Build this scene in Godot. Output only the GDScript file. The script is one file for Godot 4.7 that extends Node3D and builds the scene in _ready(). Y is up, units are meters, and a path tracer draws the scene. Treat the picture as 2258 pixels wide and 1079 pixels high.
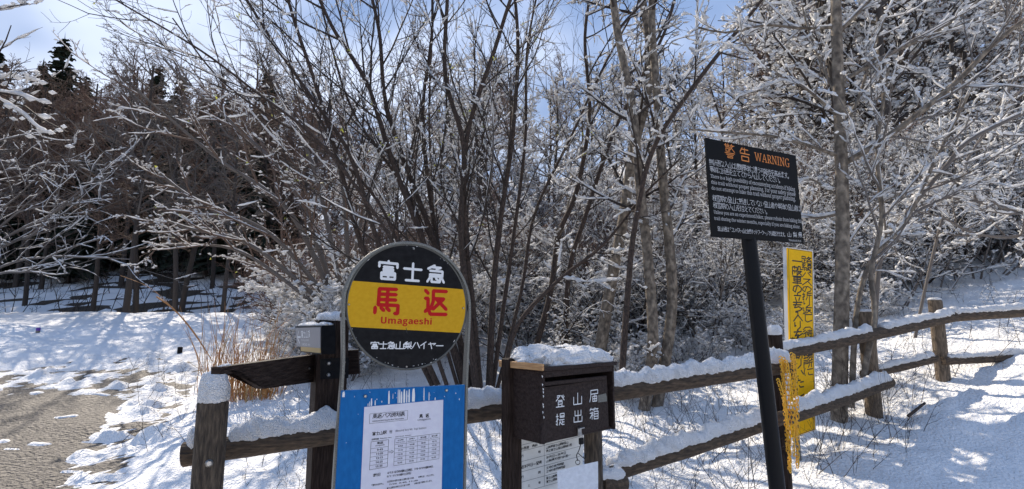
extends Node3D

# ---------------------------------------------------------------- camera model and small helpers
const FOCAL := 1200.0
const EYE := Vector3(0.0, 1.45, 0.0)
const PITCH := 8.0
const SUN_AZ := 32.0
const SUN_EL := 41.0

var look := Basis(Vector3.RIGHT, deg_to_rad(PITCH))
var rng := RandomNumberGenerator.new()
var lumps := FastNoiseLite.new()
var fine := FastNoiseLite.new()
var patch := FastNoiseLite.new()
var M := {}
var taken := {}
var glyphs := {}


func ray(px: float, py: float) -> Vector3:
	return look * Vector3((px - 1129.0) / FOCAL, (539.5 - py) / FOCAL, -1.0)


func P(px: float, py: float, d: float) -> Vector3:
	var r := ray(px, py)
	return EYE + r * (d / -r.z)


func on(px: float, py: float, o: Vector3, n: Vector3) -> Vector3:
	var r := ray(px, py)
	return EYE + r * ((o - EYE).dot(n) / r.dot(n))


func yaw_normal(deg: float) -> Vector3:
	return Vector3(sin(deg_to_rad(deg)), 0.0, cos(deg_to_rad(deg)))


func rv() -> Vector3:
	return Vector3(rng.randf_range(-1, 1), rng.randf_range(-1, 1), rng.randf_range(-1, 1))


# ---------------------------------------------------------------- mesh builder
class MB:
	var v := PackedVector3Array()
	var n := PackedVector3Array()
	var i := PackedInt32Array()

	func tri(a: Vector3, b: Vector3, c: Vector3, out: Vector3) -> void:
		var nn := (b - a).cross(c - a)
		if nn.length_squared() < 1e-18:
			return
		nn = nn.normalized()
		var s := v.size()
		if nn.dot(out) < 0.0:
			nn = -nn
			v.append(a); v.append(b); v.append(c)
		else:
			v.append(a); v.append(c); v.append(b)
		n.append(nn); n.append(nn); n.append(nn)
		i.append(s); i.append(s + 1); i.append(s + 2)

	func poly(pts: Array, out: Vector3) -> void:
		for k in range(1, pts.size() - 1):
			tri(pts[0], pts[k], pts[k + 1], out)

	func quad(a: Vector3, b: Vector3, c: Vector3, d: Vector3, out: Vector3) -> void:
		tri(a, b, c, out)
		tri(a, c, d, out)

	# corner k has bits x = 1, y = 2, z = 4; edges chamfered by ch
	func hexa(c: Array, ch: float) -> void:
		var mid := Vector3.ZERO
		for p in c:
			mid += p / 8.0
		var f := []
		for a in 3:
			var row := []
			for k in 8:
				var p: Vector3 = c[k]
				for b in 3:
					if b != a:
						p += (c[k ^ (1 << b)] - c[k]).normalized() * ch
				row.append(p)
			f.append(row)
		for a in 3:
			var b1 := 1 << ((a + 1) % 3)
			var b2 := 1 << ((a + 2) % 3)
			for s in 2:
				var k0 := s << a
				var q := [f[a][k0], f[a][k0 | b1], f[a][k0 | b1 | b2], f[a][k0 | b2]]
				quad(q[0], q[1], q[2], q[3], (q[0] + q[2]) * 0.5 - mid)
			if ch > 0.0:
				for e in [0, b1, b2, b1 | b2]:
					var k1: int = e
					var k2: int = e | (1 << a)
					var fa: Array = f[(a + 1) % 3]
					var fb: Array = f[(a + 2) % 3]
					quad(fa[k1], fa[k2], fb[k2], fb[k1], (c[k1] + c[k2]) * 0.5 - mid)
		if ch > 0.0:
			for k in 8:
				tri(f[0][k], f[1][k], f[2][k], c[k] - mid)

	func box(at: Vector3, b: Basis, size: Vector3, ch: float) -> void:
		var c := []
		for k in 8:
			c.append(at + b.x * size.x * ((k & 1) - 0.5) + b.y * size.y * (((k >> 1) & 1) - 0.5) + b.z * size.z * (((k >> 2) & 1) - 0.5))
		hexa(c, ch)

	# a flat outline given thickness along back
	func slab(pts: Array, out: Vector3, thick: float) -> void:
		var back := []
		var mid := Vector3.ZERO
		for p in pts:
			back.append(p - out * thick)
			mid += p / pts.size()
		poly(pts, out)
		poly(back, -out)
		for k in pts.size():
			var l: int = (k + 1) % pts.size()
			var side: Vector3 = (pts[l] - pts[k]).cross(out)
			var e: Vector3 = (pts[k] + pts[l]) * 0.5 - mid
			quad(pts[k], pts[l], back[l], back[k], side if side.dot(e) > 0.0 else -side)

	func tube(pts: PackedVector3Array, rad: PackedFloat32Array, sides: int, cap := false) -> void:
		var m := pts.size()
		var t := (pts[1] - pts[0]).normalized()
		var u := t.cross(Vector3.UP if absf(t.y) < 0.9 else Vector3.RIGHT).normalized()
		var s := v.size()
		for j in m:
			if j > 0 and j < m - 1:
				t = (pts[j + 1] - pts[j - 1]).normalized()
			elif j > 0:
				t = (pts[j] - pts[j - 1]).normalized()
			u = (u - t * u.dot(t)).normalized()
			var w := t.cross(u)
			for k in sides:
				var a := TAU * k / sides
				var q := u * cos(a) + w * sin(a)
				v.append(pts[j] + q * rad[j])
				n.append(q)
			if j > 0:
				var b0 := s + (j - 1) * sides
				var b1 := b0 + sides
				for k in sides:
					var l := (k + 1) % sides
					i.append(b0 + k); i.append(b1 + k); i.append(b0 + l)
					i.append(b0 + l); i.append(b1 + k); i.append(b1 + l)
		if cap:
			for e in 2:
				var ring := []
				var first := s + (m - 1) * sides * e
				for k in sides:
					ring.append(v[first + k])
				poly(ring, (pts[0] - pts[1]) if e == 0 else (pts[m - 1] - pts[m - 2]))

	# a sheet of rows of points; out(p) decides which way it faces
	func sheet(rows: Array, closed: bool, inner: Vector3, from_inner: bool) -> void:
		var h := rows.size()
		var w: int = rows[0].size()
		var s := v.size()
		var flip := 0.0
		for r in h:
			var up: PackedVector3Array = rows[mini(r + 1, h - 1)]
			var dn: PackedVector3Array = rows[maxi(r - 1, 0)]
			var row: PackedVector3Array = rows[r]
			for k in w:
				var a := row[(k + 1) % w] if closed else row[mini(k + 1, w - 1)]
				var b := row[(k + w - 1) % w] if closed else row[maxi(k - 1, 0)]
				var nn := (a - b).cross(up[k] - dn[k])
				v.append(row[k])
				n.append(nn.normalized() if nn.length_squared() > 1e-20 else Vector3.UP)
				flip += nn.normalized().dot((row[k] - inner) if from_inner else inner)
		var turned := flip < 0.0
		if turned:
			for k in range(s, v.size()):
				n[k] = -n[k]
		for r in h - 1:
			for k in (w if closed else w - 1):
				var l := (k + 1) % w
				var a := s + r * w + k
				var b := s + r * w + l
				var c := a + w
				var d := b + w
				if turned:
					i.append(a); i.append(b); i.append(c); i.append(b); i.append(d); i.append(c)
				else:
					i.append(a); i.append(c); i.append(b); i.append(b); i.append(c); i.append(d)

	# a small rounded lump
	func puff(p: Vector3, r: Vector3, turn: float) -> void:
		var s := v.size()
		var cx := cos(turn)
		var sx := sin(turn)
		v.append(p + Vector3(0, r.y, 0)); n.append(Vector3.UP)
		for k in 5:
			var a := TAU * k / 5.0 + turn
			var q := Vector3(cos(a), 0.25, sin(a))
			v.append(p + Vector3(q.x * r.x * (1.0 + 0.3 * sx * cos(a * 2.0)), r.y * 0.2, q.z * r.z * (1.0 + 0.3 * cx)))
			n.append(q.normalized())
		v.append(p - Vector3(0, r.y * 0.7, 0)); n.append(Vector3.DOWN)
		for k in 5:
			var l := (k + 1) % 5
			i.append(s); i.append(s + 1 + k); i.append(s + 1 + l)
			i.append(s + 6); i.append(s + 1 + l); i.append(s + 1 + k)

	func mesh(shift: Vector3) -> ArrayMesh:
		var vv := v
		if shift != Vector3.ZERO:
			vv = v.duplicate()
			for k in vv.size():
				vv[k] -= shift
		var arr := []
		arr.resize(Mesh.ARRAY_MAX)
		arr[Mesh.ARRAY_VERTEX] = vv
		arr[Mesh.ARRAY_NORMAL] = n
		arr[Mesh.ARRAY_INDEX] = i
		var m := ArrayMesh.new()
		m.add_surface_from_arrays(Mesh.PRIMITIVE_TRIANGLES, arr)
		return m


# ---------------------------------------------------------------- nodes
func numbered(called: String) -> String:
	var k: int = taken.get(called, 0)
	taken[called] = k + 1
	return called if k == 0 else "%s_%03d" % [called, k]


func gpos(o: Node) -> Vector3:
	var p := Vector3.ZERO
	while o is Node3D and o != self:
		p += (o as Node3D).position
		o = o.get_parent()
	return p


func tag(o: Node, label := "", category := "", group := "", kind := "") -> Node:
	if label: o.set_meta("label", label)
	if category: o.set_meta("category", category)
	if group: o.set_meta("group", group)
	if kind: o.set_meta("kind", kind)
	return o


func thing(called: String, label: String, category: String, at: Vector3, group := "") -> Node3D:
	var o := Node3D.new()
	o.name = numbered(called)
	add_child(o)
	o.position = at
	tag(o, label, category, group)
	return o


func build(mb: MB, called: String, mat: Material, parent: Node = self, at := Vector3.INF) -> MeshInstance3D:
	var o := MeshInstance3D.new()
	if parent == self:
		o.name = numbered(called)
	else:
		var k := 0
		var want := called
		while parent.has_node(want):
			k += 1
			want = "%s_%03d" % [called, k]
		o.name = want
	parent.add_child(o, true)
	var shift := gpos(parent)
	if at != Vector3.INF:
		o.position = at - shift
		shift = at
	o.mesh = mb.mesh(shift)
	o.material_override = mat
	return o


func curve(pts: Array, step: float) -> PackedVector3Array:
	var out := PackedVector3Array()
	for k in pts.size() - 1:
		var p0: Vector3 = pts[maxi(k - 1, 0)]
		var p1: Vector3 = pts[k]
		var p2: Vector3 = pts[k + 1]
		var p3: Vector3 = pts[mini(k + 2, pts.size() - 1)]
		var m := maxi(1, int(ceil(p1.distance_to(p2) / step)))
		for j in m:
			out.append(p1.cubic_interpolate(p2, p0, p3, float(j) / m))
	out.append(pts[-1])
	return out


func radii(m: int, a: float, b: float) -> PackedFloat32Array:
	var out := PackedFloat32Array()
	for k in m:
		out.append(lerpf(a, b, float(k) / maxi(m - 1, 1)))
	return out


# ---------------------------------------------------------------- lettering
func at_uv(f: Array, u: float, v: float) -> Vector3:
	var top: Vector3 = f[0].lerp(f[1], u)
	return top.lerp(f[2].lerp(f[3], u), v)


func face_of(f: Array) -> Vector3:
	var nn: Vector3 = (f[1] - f[0]).cross(f[0] - f[2]).normalized()
	return nn if nn.dot(EYE - f[0]) > 0.0 else -nn


func ink(mb: MB, text: String, f: Array, u0: float, v0: float, u1: float, v1: float, pen := 0.09, down := false, fill := 0.88) -> void:
	var m := text.length()
	var nn := face_of(f)
	for k in m:
		if not glyphs.has(text[k]):
			continue
		var a0 := u0 if down else lerpf(u0, u1, float(k) / m)
		var a1 := u1 if down else lerpf(u0, u1, (k + 1.0) / m)
		var b0 := lerpf(v0, v1, float(k) / m) if down else v0
		var b1 := lerpf(v0, v1, (k + 1.0) / m) if down else v1
		if down:
			var g := (b1 - b0) * (1.0 - fill) * 0.5
			b0 += g
			b1 -= g
		else:
			var g := (a1 - a0) * (1.0 - fill) * 0.5
			a0 += g
			a1 -= g
		var tall := at_uv(f, a0, b0).distance_to(at_uv(f, a0, b1))
		var w := pen * tall
		var c := 0
		for stroke in glyphs[text[k]].split(" ", false):
			for q in range(0, stroke.length() - 3, 2):
				var p := at_uv(f, lerpf(a0, a1, stroke.substr(q, 1).to_int() / 8.0), lerpf(b0, b1, stroke.substr(q + 1, 1).to_int() / 9.0))
				var r := at_uv(f, lerpf(a0, a1, stroke.substr(q + 2, 1).to_int() / 8.0), lerpf(b0, b1, stroke.substr(q + 3, 1).to_int() / 9.0))
				var dir := (r - p).normalized()
				var side := nn.cross(dir) * w * 0.5
				var lift := nn * (0.0007 + c * 0.000018)
				c += 1
				var e := dir * w * 0.3
				p += lift
				r += lift
				mb.poly([p - e - side * 0.6, p - e * 1.7, p - e + side * 0.6, p + side, r + side, r + e + side * 0.6, r + e * 1.7, r + e - side * 0.6, r - side, p - side], nn)


func latin(mb: MB, text: String, f: Array, u0: float, v0: float, u1: float, v1: float, font := "Droid Sans", bold := false) -> void:
	var t := TextMesh.new()
	var sf := SystemFont.new()
	sf.font_names = [font]
	if bold:
		sf.font_weight = 700
	t.font = sf
	t.text = text
	t.font_size = 48
	t.curve_step = 3.0
	t.depth = 0.01
	var arr := t.get_mesh_arrays()
	var vs: PackedVector3Array = arr[Mesh.ARRAY_VERTEX]
	var ns: PackedVector3Array = arr[Mesh.ARRAY_NORMAL]
	var ix = arr[Mesh.ARRAY_INDEX]
	var lo := Vector3.INF
	var hi := -Vector3.INF
	for p in vs:
		lo = lo.min(p)
		hi = hi.max(p)
	var nn := face_of(f)
	var m: int = ix.size() if ix != null else vs.size()
	for k in range(0, m, 3):
		var q := []
		for j in 3:
			var id: int = ix[k + j] if ix != null else k + j
			if ns[id].z > 0.9:
				q.append(at_uv(f, lerpf(u0, u1, (vs[id].x - lo.x) / (hi.x - lo.x)), lerpf(v0, v1, (hi.y - vs[id].y) / (hi.y - lo.y))) + nn * 0.0008)
		if q.size() == 3:
			mb.tri(q[0], q[1], q[2], nn)


func rule(mb: MB, f: Array, u0: float, v0: float, u1: float, v1: float, w: float, lift := 0.0006) -> void:
	var nn := face_of(f)
	var p := at_uv(f, u0, v0) + nn * lift
	var r := at_uv(f, u1, v1) + nn * lift
	var side := nn.cross((r - p).normalized()) * w * 0.5
	mb.quad(p - side, r - side, r + side, p + side, nn)


func rules_box(mb: MB, f: Array, u0: float, v0: float, u1: float, v1: float, w: float) -> void:
	rule(mb, f, u0, v0, u1, v0, w, 0.0006)
	rule(mb, f, u0, v1, u1, v1, w, 0.0006)
	rule(mb, f, u0, v0, u0, v1, w, 0.0008)
	rule(mb, f, u1, v0, u1, v1, w, 0.0008)


func strokes() -> void:
	glyphs = {
		"富": "4041 03018183 2363 2425656424 1619797616 1777 4649",
		"士": "0383 4049 1979",
		"急": "3002 216142 13737616 1575 1709 27296967 4758 7789",
		"山": "03098983 4049",
		"梨": "3011 0242 2125 2204 2244 5154 707565 0686 4549 4609 4689",
		"ハ": "3108 5188", "イ": "6005 4349", "ヤ": "038264 2149", "ー": "0585",
		"馬": "1016 1070 4046 1272 1474 1686 868979 0709 2738 4758",
		"返": "3080 303427 337337 4387 0011 03131708 172989",
		"登": "104004 1122 5084 7061 8172 2464 2527676525 2839 6859 0989",
		"届": "10808313 101509 3539797535 5359 3777",
		"提": "0222 101908 0624 4043838040 4282 3585 6568 6787 4639 476989",
		"出": "10147470 05098985 4049",
		"箱": "1002 0141 3132 5042 5181 7172 0434 2329 2508 2536 4349898343 4585 4787",
		"警": "0141 1012 3032 124245 1315353313 6052 5181 7144 5285 0686 1777 2829696828",
		"告": "2003 1171 4044 0484 1619797616",
		"無": "2002 1181 0383 1116 3136 5156 7176 0686 1809 2829 4849 7889",
		"計": "1020 0232 0434 0609393606 4484 6069",
		"画": "0080 2226666222 2464 4046 03098983",
		"な": "0141 2004 6173 545839283779", "入": "2040 404309 4389", "は": "100519 3282 606849385789",
		"遭": "0011 03131708 172989 3080 3133838131 5053 6063 3282 4447777444 4575",
		"難": "0141 1012 3032 1214343212 2228 0646 2709 2749 6043 5259 7072 5282 5484 5686 5989 7279",
		"事": "0080 4049 1113737111 14747717 0585 4939",
		"故": "0242 2024 0508484505 6044 5282 7249 5389",
		"に": "100519 3282 46485989", "う": "3061 1453747639",
		"可": "0181 717969 1316464313",
		"能": "200242 3243 0409 044449 0646 0747 50548483 8152 55598988 8657",
		"性": "2029 0305 3244 5143 5383 6069 5686 4989",
		"を": "0171 4015 154447 83363989",
		"高": "4041 0181 2224646222 09058589 2628686626",
		"め": "1148 6038190643848759", "ま": "1171 1373 404829174789", "す": "0282 50553634545729", "。": "0709292707", "、": "0729",
		"前": "2032 6052 0282 09044449 0646 0848 6468 848979",
		"立": "4042 1272 2438 6457 0989",
		"て": "0181354879", "か": "03535739 3009 7285", "ら": "3061 221654867839", "し": "20274987", "く": "601469",
		"だ": "0242 3009 4484 464889 6071 7081", "さ": "0272 3066 162879", "い": "11172837 6286",
		"積": "3011 0343 2129 2307 2335 4181 6064 5272 4484 5558787555 5676 5849 7889",
		"雪": "1070 03018183 4044 2333 5363 15757919 1777",
		"期": "0141 1016 3036 1232 1434 0646 1709 3749 505749 508089 5282 5585",
		"の": "4128061251847749",
		"熟": "0141 2021 1213333212 1434 0545 2427 606346 42727586 4455 1809 3839 5859 7889",
		"達": "0011 03131708 172989 4171 5052 3282 4243 7263 3484 3686 5358",
		"者": "1161 3033 0383 7107 2529797525 2777",
		"や": "0462837555 2149 4052",
		"単": "1021 4041 7061 1216767212 1474 0787 4249",
		"独": "3002 10242809 2407 4245858242 6068 4888 7789",
		"控": "0222 101908 0624 6061 43418183 5344 7384 4686 6669 3989",
		"え": "3051 137309 36465989", "「": "804045", "」": "444909", "コ": "11717818", "ン": "0123 825709",
		"パ": "3208 5287 7071818070", "バ": "3208 5287 6172 7082", "ス": "117109 5489", "〜": "05245685", "と": "2034 82162989",
		"自": "4032 1219797212 1474 1676",
		"然": "2005 114116 1223 4282 605446 6386 7081 1809 3839 5859 7889",
		"ネ": "4042 127206 4449 6587", "ッ": "1325 4254 827649", "ト": "3039 3376", "ワ": "1114 11817539", "ク": "3004 22826629",
		"で": "0171354879 6354 8374", "も": "3037598785 0252 0555", "き": "1161 0373 3066 162879",
		"県": "2024747020 2171 2373 010585 4549 2609 6689",
		"路": "0003333000 2328 2535 0508 0948 6043 518146 5285 5659898656",
		"線": "200223 310545 2529 1708 3748 7061 5154848151 5282 6469 466649 8576 6789",
		"折": "0222 101908 0624 8041 414639 4383 6369",
		"り": "111524 606639", "(": "09266689", ")": "00236380",
		"待": "2002 3205 2429 4181 6063 3383 3585 757969 4657",
		"機": "0232 1019 1306 1335 50415244 80718274 3585 607789 5539 8669",
		"場": "0333 1017 0736 4043838040 4282 3484 5437 568679 6649",
		"所": "0040 02424404 0209 8051 515649 5383 7379",
		"一": "0484",
		"般": "2011 0109 014149 0545 2223 2627 505344 50707383 558549 5689",
		"車": "0181 4049 1216767212 1474 0888",
		"ち": "0272 301554866829", "お": "0252 3038190755867859 7183",
		"断": "010848 2027 1444 1122 3132 2416 2446 8051 515649 5383 7379",
		"た": "0252 3009 5484 475989",
		"時": "0108383101 0434 4181 6063 4383 4585 747969 5657",
		"刻": "2021 0252 321435 4408 3659 6167 808979",
		"表": "1171 4045 1373 0585 4508 272948 4589 7667",
		"駅": "0005 0040 2025 0242 0545 454839 0709 1718 2728 50808454 505649 6489",
		"行": "2002 3205 2429 4181 4484 747969",
		"間": "0009 00303303 8980505383 2529696525 2767",
		"土": "1373 4049 0989", "日": "1019797010 1575", "月": "101609 107079 1373 1575",
		"祝": "1021 023206 1419 4044848040 5439 747989",
		"毎": "2003 1171 2318 237379 0585 1878",
		"運": "0011 03131708 172989 33308083 4272 4346767343 5158",
		"年": "2003 1181 2474 2427 0787 4149",
		"地": "0333 1017 0736 34828676 6067 42498988",
		"頂": "0141 212919 5080 6052 5257878252 5585 6749 7789",
	}


# ---------------------------------------------------------------- materials
func noise_tex(freq: float, lo: Color, hi: Color, kind := FastNoiseLite.TYPE_SIMPLEX_SMOOTH, seed_ := 1, octaves := 4, mid := 0.5) -> NoiseTexture2D:
	var fnl := FastNoiseLite.new()
	fnl.noise_type = kind
	fnl.frequency = freq
	fnl.seed = seed_
	fnl.fractal_octaves = octaves
	var t := NoiseTexture2D.new()
	t.width = 512
	t.height = 512
	t.seamless = true
	t.noise = fnl
	var g := Gradient.new()
	g.set_color(0, lo)
	g.set_color(1, hi)
	g.set_offset(0, mid - 0.32)
	g.set_offset(1, mid + 0.32)
	t.color_ramp = g
	return t


func lin(r: float, g: float, b: float) -> Color:
	return Color(r, g, b).linear_to_srgb()


func plain(c: Color, rough := 0.6, metal := 0.0) -> StandardMaterial3D:
	var m := StandardMaterial3D.new()
	m.albedo_color = c
	m.roughness = rough
	m.metallic = metal
	return m


func grained(lo: Color, hi: Color, scale: Vector3, rough: float, bump: float, freq := 0.02, seed_ := 1, world := false) -> StandardMaterial3D:
	var m := plain(Color.WHITE, rough)
	m.albedo_texture = noise_tex(freq, lo, hi, FastNoiseLite.TYPE_SIMPLEX_SMOOTH, seed_)
	m.uv1_triplanar = true
	m.uv1_world_triplanar = world
	m.uv1_scale = scale
	if bump > 0.0:
		m.heightmap_enabled = true
		m.heightmap_scale = bump
		m.heightmap_texture = noise_tex(freq * 1.7, Color.BLACK, Color.WHITE, FastNoiseLite.TYPE_SIMPLEX_SMOOTH, seed_ + 7)
	return m


func materials() -> void:
	var snow := plain(lin(0.89, 0.88, 0.86), 0.75)
	snow.metallic_specular = 0.3
	snow.uv1_triplanar = true
	snow.uv1_world_triplanar = true
	snow.uv1_scale = Vector3.ONE * 2.2
	snow.heightmap_enabled = true
	snow.heightmap_scale = 1.1
	snow.heightmap_texture = noise_tex(0.03, Color.BLACK, Color.WHITE, FastNoiseLite.TYPE_SIMPLEX_SMOOTH, 5, 5)
	M.snow = snow
	var cap := plain(lin(0.89, 0.88, 0.865), 0.75)
	cap.metallic_specular = 0.3
	cap.uv1_triplanar = true
	cap.uv1_scale = Vector3.ONE * 7.0
	cap.heightmap_enabled = true
	cap.heightmap_scale = 0.9
	cap.heightmap_texture = snow.heightmap_texture
	M.cap = cap
	var fluff := plain(lin(0.90, 0.89, 0.875), 0.8)
	fluff.metallic_specular = 0.2
	fluff.backlight_enabled = true
	fluff.backlight = Color(0.9, 0.9, 0.9)
	M.fluff = fluff
	M.soil = grained(lin(0.035, 0.026, 0.018), lin(0.12, 0.09, 0.06), Vector3.ONE * 0.9, 0.95, 2.0, 0.03, 11, true)
	M.road = grained(lin(0.020, 0.016, 0.013), lin(0.15, 0.128, 0.11), Vector3(1.1, 1.1, 1.2), 0.7, 1.5, 0.022, 13, true)
	var rn: NoiseTexture2D = M.road.albedo_texture
	(rn.noise as FastNoiseLite).fractal_octaves = 6
	(rn.noise as FastNoiseLite).fractal_gain = 0.66
	M.bark_dark = grained(lin(0.025, 0.018, 0.014), lin(0.12, 0.08, 0.06), Vector3(5, 2, 5), 0.9, 0.6, 0.02, 17)
	M.bark_red = grained(lin(0.030, 0.018, 0.012), lin(0.14, 0.075, 0.045), Vector3(5, 2, 5), 0.85, 0.6, 0.02, 19)
	M.bark_grey = grained(lin(0.07, 0.055, 0.042), lin(0.34, 0.28, 0.21), Vector3(1.4, 0.9, 1.4), 0.9, 0.5, 0.022, 23)
	M.bark_far = plain(lin(0.06, 0.047, 0.038), 0.9)
	M.twig_dark = plain(lin(0.038, 0.027, 0.021), 0.8)
	M.twig_grey = plain(lin(0.15, 0.13, 0.115), 0.85)
	M.twig_brown = plain(lin(0.165, 0.112, 0.084), 0.85)
	M.twig_russet = plain(lin(0.175, 0.102, 0.070), 0.85)
	M.needle = plain(lin(0.028, 0.042, 0.024), 0.8)
	M.leaf = plain(lin(0.42, 0.45, 0.06), 0.6)
	M.leaf.backlight_enabled = true
	M.leaf.backlight = Color(0.6, 0.6, 0.3)
	M.straw = plain(lin(0.56, 0.25, 0.07), 0.7)
	M.straw.backlight_enabled = true
	M.straw.backlight = Color(0.55, 0.55, 0.55)
	M.straw_pale = plain(lin(0.50, 0.32, 0.14), 0.7)
	M.log = grained(lin(0.028, 0.019, 0.012), lin(0.15, 0.10, 0.06), Vector3(1.2, 6, 6), 0.85, 0.5, 0.018, 29)
	M.post = grained(lin(0.028, 0.02, 0.014), lin(0.14, 0.105, 0.072), Vector3(7, 1.0, 7), 0.85, 0.5, 0.02, 31)
	M.post_grey = grained(lin(0.10, 0.075, 0.05), lin(0.30, 0.22, 0.15), Vector3(7, 1.0, 7), 0.85, 0.5, 0.02, 33)
	M.stain = grained(lin(0.016, 0.010, 0.008), lin(0.055, 0.038, 0.030), Vector3(9, 0.9, 9), 0.6, 0.3, 0.02, 37)
	M.stain_arm = grained(lin(0.016, 0.010, 0.008), lin(0.06, 0.042, 0.034), Vector3(1.0, 8, 1.0), 0.6, 0.35, 0.02, 39)
	M.box = grained(lin(0.022, 0.015, 0.013), lin(0.052, 0.037, 0.033), Vector3.ONE * 4.0, 0.42, 0.15, 0.03, 41)
	M.raw_wood = grained(lin(0.42, 0.22, 0.09), lin(0.62, 0.38, 0.18), Vector3(2, 12, 2), 0.7, 0.2, 0.02, 43)
	M.black = grained(lin(0.007, 0.007, 0.008), lin(0.016, 0.016, 0.017), Vector3.ONE * 3.0, 0.45, 0.0, 0.02, 47)
	M.pipe = plain(lin(0.012, 0.012, 0.013), 0.3)
	M.plate = plain(lin(0.006, 0.006, 0.006), 0.5)
	M.yellow = grained(lin(0.60, 0.32, 0.012), lin(0.66, 0.37, 0.018), Vector3.ONE * 5.0, 0.4, 0.0, 0.02, 53)
	M.sign_yellow = grained(lin(0.86, 0.46, 0.008), lin(0.93, 0.52, 0.012), Vector3.ONE * 4.0, 0.4, 0.0, 0.02, 55)
	M.red = plain(lin(0.50, 0.012, 0.014), 0.4)
	M.white = plain(lin(0.75, 0.75, 0.74), 0.5)
	M.sign_text = plain(lin(0.5, 0.5, 0.5), 0.6)
	M.ink = plain(lin(0.012, 0.012, 0.014), 0.6)
	M.orange = plain(lin(0.65, 0.21, 0.03), 0.5)
	M.blue = grained(lin(0.008, 0.115, 0.33), lin(0.012, 0.15, 0.41), Vector3(6, 2, 6), 0.45, 0.0, 0.02, 59)
	M.paper = grained(lin(0.66, 0.64, 0.72), lin(0.74, 0.73, 0.79), Vector3.ONE * 4.0, 0.6, 0.05, 0.01, 61)
	M.form = grained(lin(0.66, 0.65, 0.60), lin(0.78, 0.77, 0.73), Vector3.ONE * 3.0, 0.5, 0.0, 0.01, 63)
	M.sleeve = grained(lin(0.60, 0.63, 0.68), lin(0.72, 0.75, 0.80), Vector3.ONE * 6.0, 0.3, 0.2, 0.012, 65)
	M.steel = grained(lin(0.10, 0.10, 0.09), lin(0.27, 0.27, 0.245), Vector3.ONE * 14.0, 0.38, 0.05, 0.03, 67)
	M.steel.metallic = 0.65
	M.rim = plain(lin(0.10, 0.10, 0.09), 0.4, 0.5)
	M.bolt = plain(lin(0.45, 0.44, 0.42), 0.35, 0.85)
	M.rust = plain(lin(0.07, 0.045, 0.03), 0.8)
	M.alu = plain(lin(0.62, 0.63, 0.64), 0.4, 0.3)
	M.grey_plate = plain(lin(0.24, 0.225, 0.23), 0.35)
	M.ochre = plain(lin(0.50, 0.33, 0.10), 0.45)
	M.chain = plain(lin(0.86, 0.46, 0.025), 0.35)
	for k in [M.plate, M.black, M.pipe, M.box, M.stain, M.stain_arm, M.blue, M.red, M.yellow, M.sign_yellow]:
		k.metallic_specular = 0.22
	M.violet = plain(lin(0.13, 0.04, 0.35), 0.5)


# ---------------------------------------------------------------- the lie of the land
func hill(x: float, z: float) -> float:
	var d := -z
	var e := maxf(0.0, d - 2.0)
	var s := smoothstep(-1.0 - 0.06 * d, 1.0 + 0.06 * d, x + 1.2 + 0.14 * d)
	# rising bank behind the fence, then a steeper wooded slope
	var k := clampf(d - 6.0, 0.0, 9.0)
	var right := 0.14 * minf(e, 60.0) + 0.02 * k * k + 0.36 * clampf(d - 15.0, 0.0, 8.0) + 0.03 * clampf(d - 23.0, 0.0, 60.0)
	var side := maxf(0.0, x - 1.4)
	right += 0.26 * side * smoothstep(1.0, 4.2, d) - 0.009 * minf(side, 14.0) * minf(side, 14.0) * smoothstep(1.0, 4.2, d)
	right = minf(right, 16.0 + 0.01 * d)
	# open ground on the left, a crest, then the shaded bank
	var left := 0.142 * minf(e, 11.0) - 0.35 * smoothstep(13.0, 15.2, d) + 0.34 * clampf(d - 15.0, 0.0, 8.0) + 0.17 * clampf(d - 23.0, 0.0, 25.0)
	left += 0.012 * clampf(-x - 4.0, 0.0, 30.0) * smoothstep(12.0, 16.0, d)
	var bumps := lumps.get_noise_2d(x * 6.0, z * 6.0) * 0.05 * smoothstep(1.0, 4.0, d)
	return lerpf(left, right, s) + bumps


func bare(x: float, z: float) -> float:
	# how much of the asphalt lies open: 1 in the wheel-worn patch, 0 elsewhere
	var d := -z
	var edge := -1.05 - 0.52 * d + lumps.get_noise_2d(x * 20.0, z * 20.0) * 0.22 + fine.get_noise_2d(x * 8.0, z * 8.0) * 0.16
	var a := smoothstep(0.22, -0.22, x - edge)
	var far := smoothstep(7.2, 6.1, d + lumps.get_noise_2d(x * 14.0 + 50.0, z * 14.0) * 0.9)
	var thin := 0.54 * smoothstep(11.0, 7.0, d) * smoothstep(-7.6, -6.2, x + 0.05 * d) * smoothstep(-0.9, -1.5, x + 0.36 * d)
	var left_edge := smoothstep(-1.2, -0.2, x + 4.1 + 0.5 * (d - 4.0))
	return maxf(a * far * maxf(left_edge, smoothstep(6.6, 5.6, d)), thin)


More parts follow.
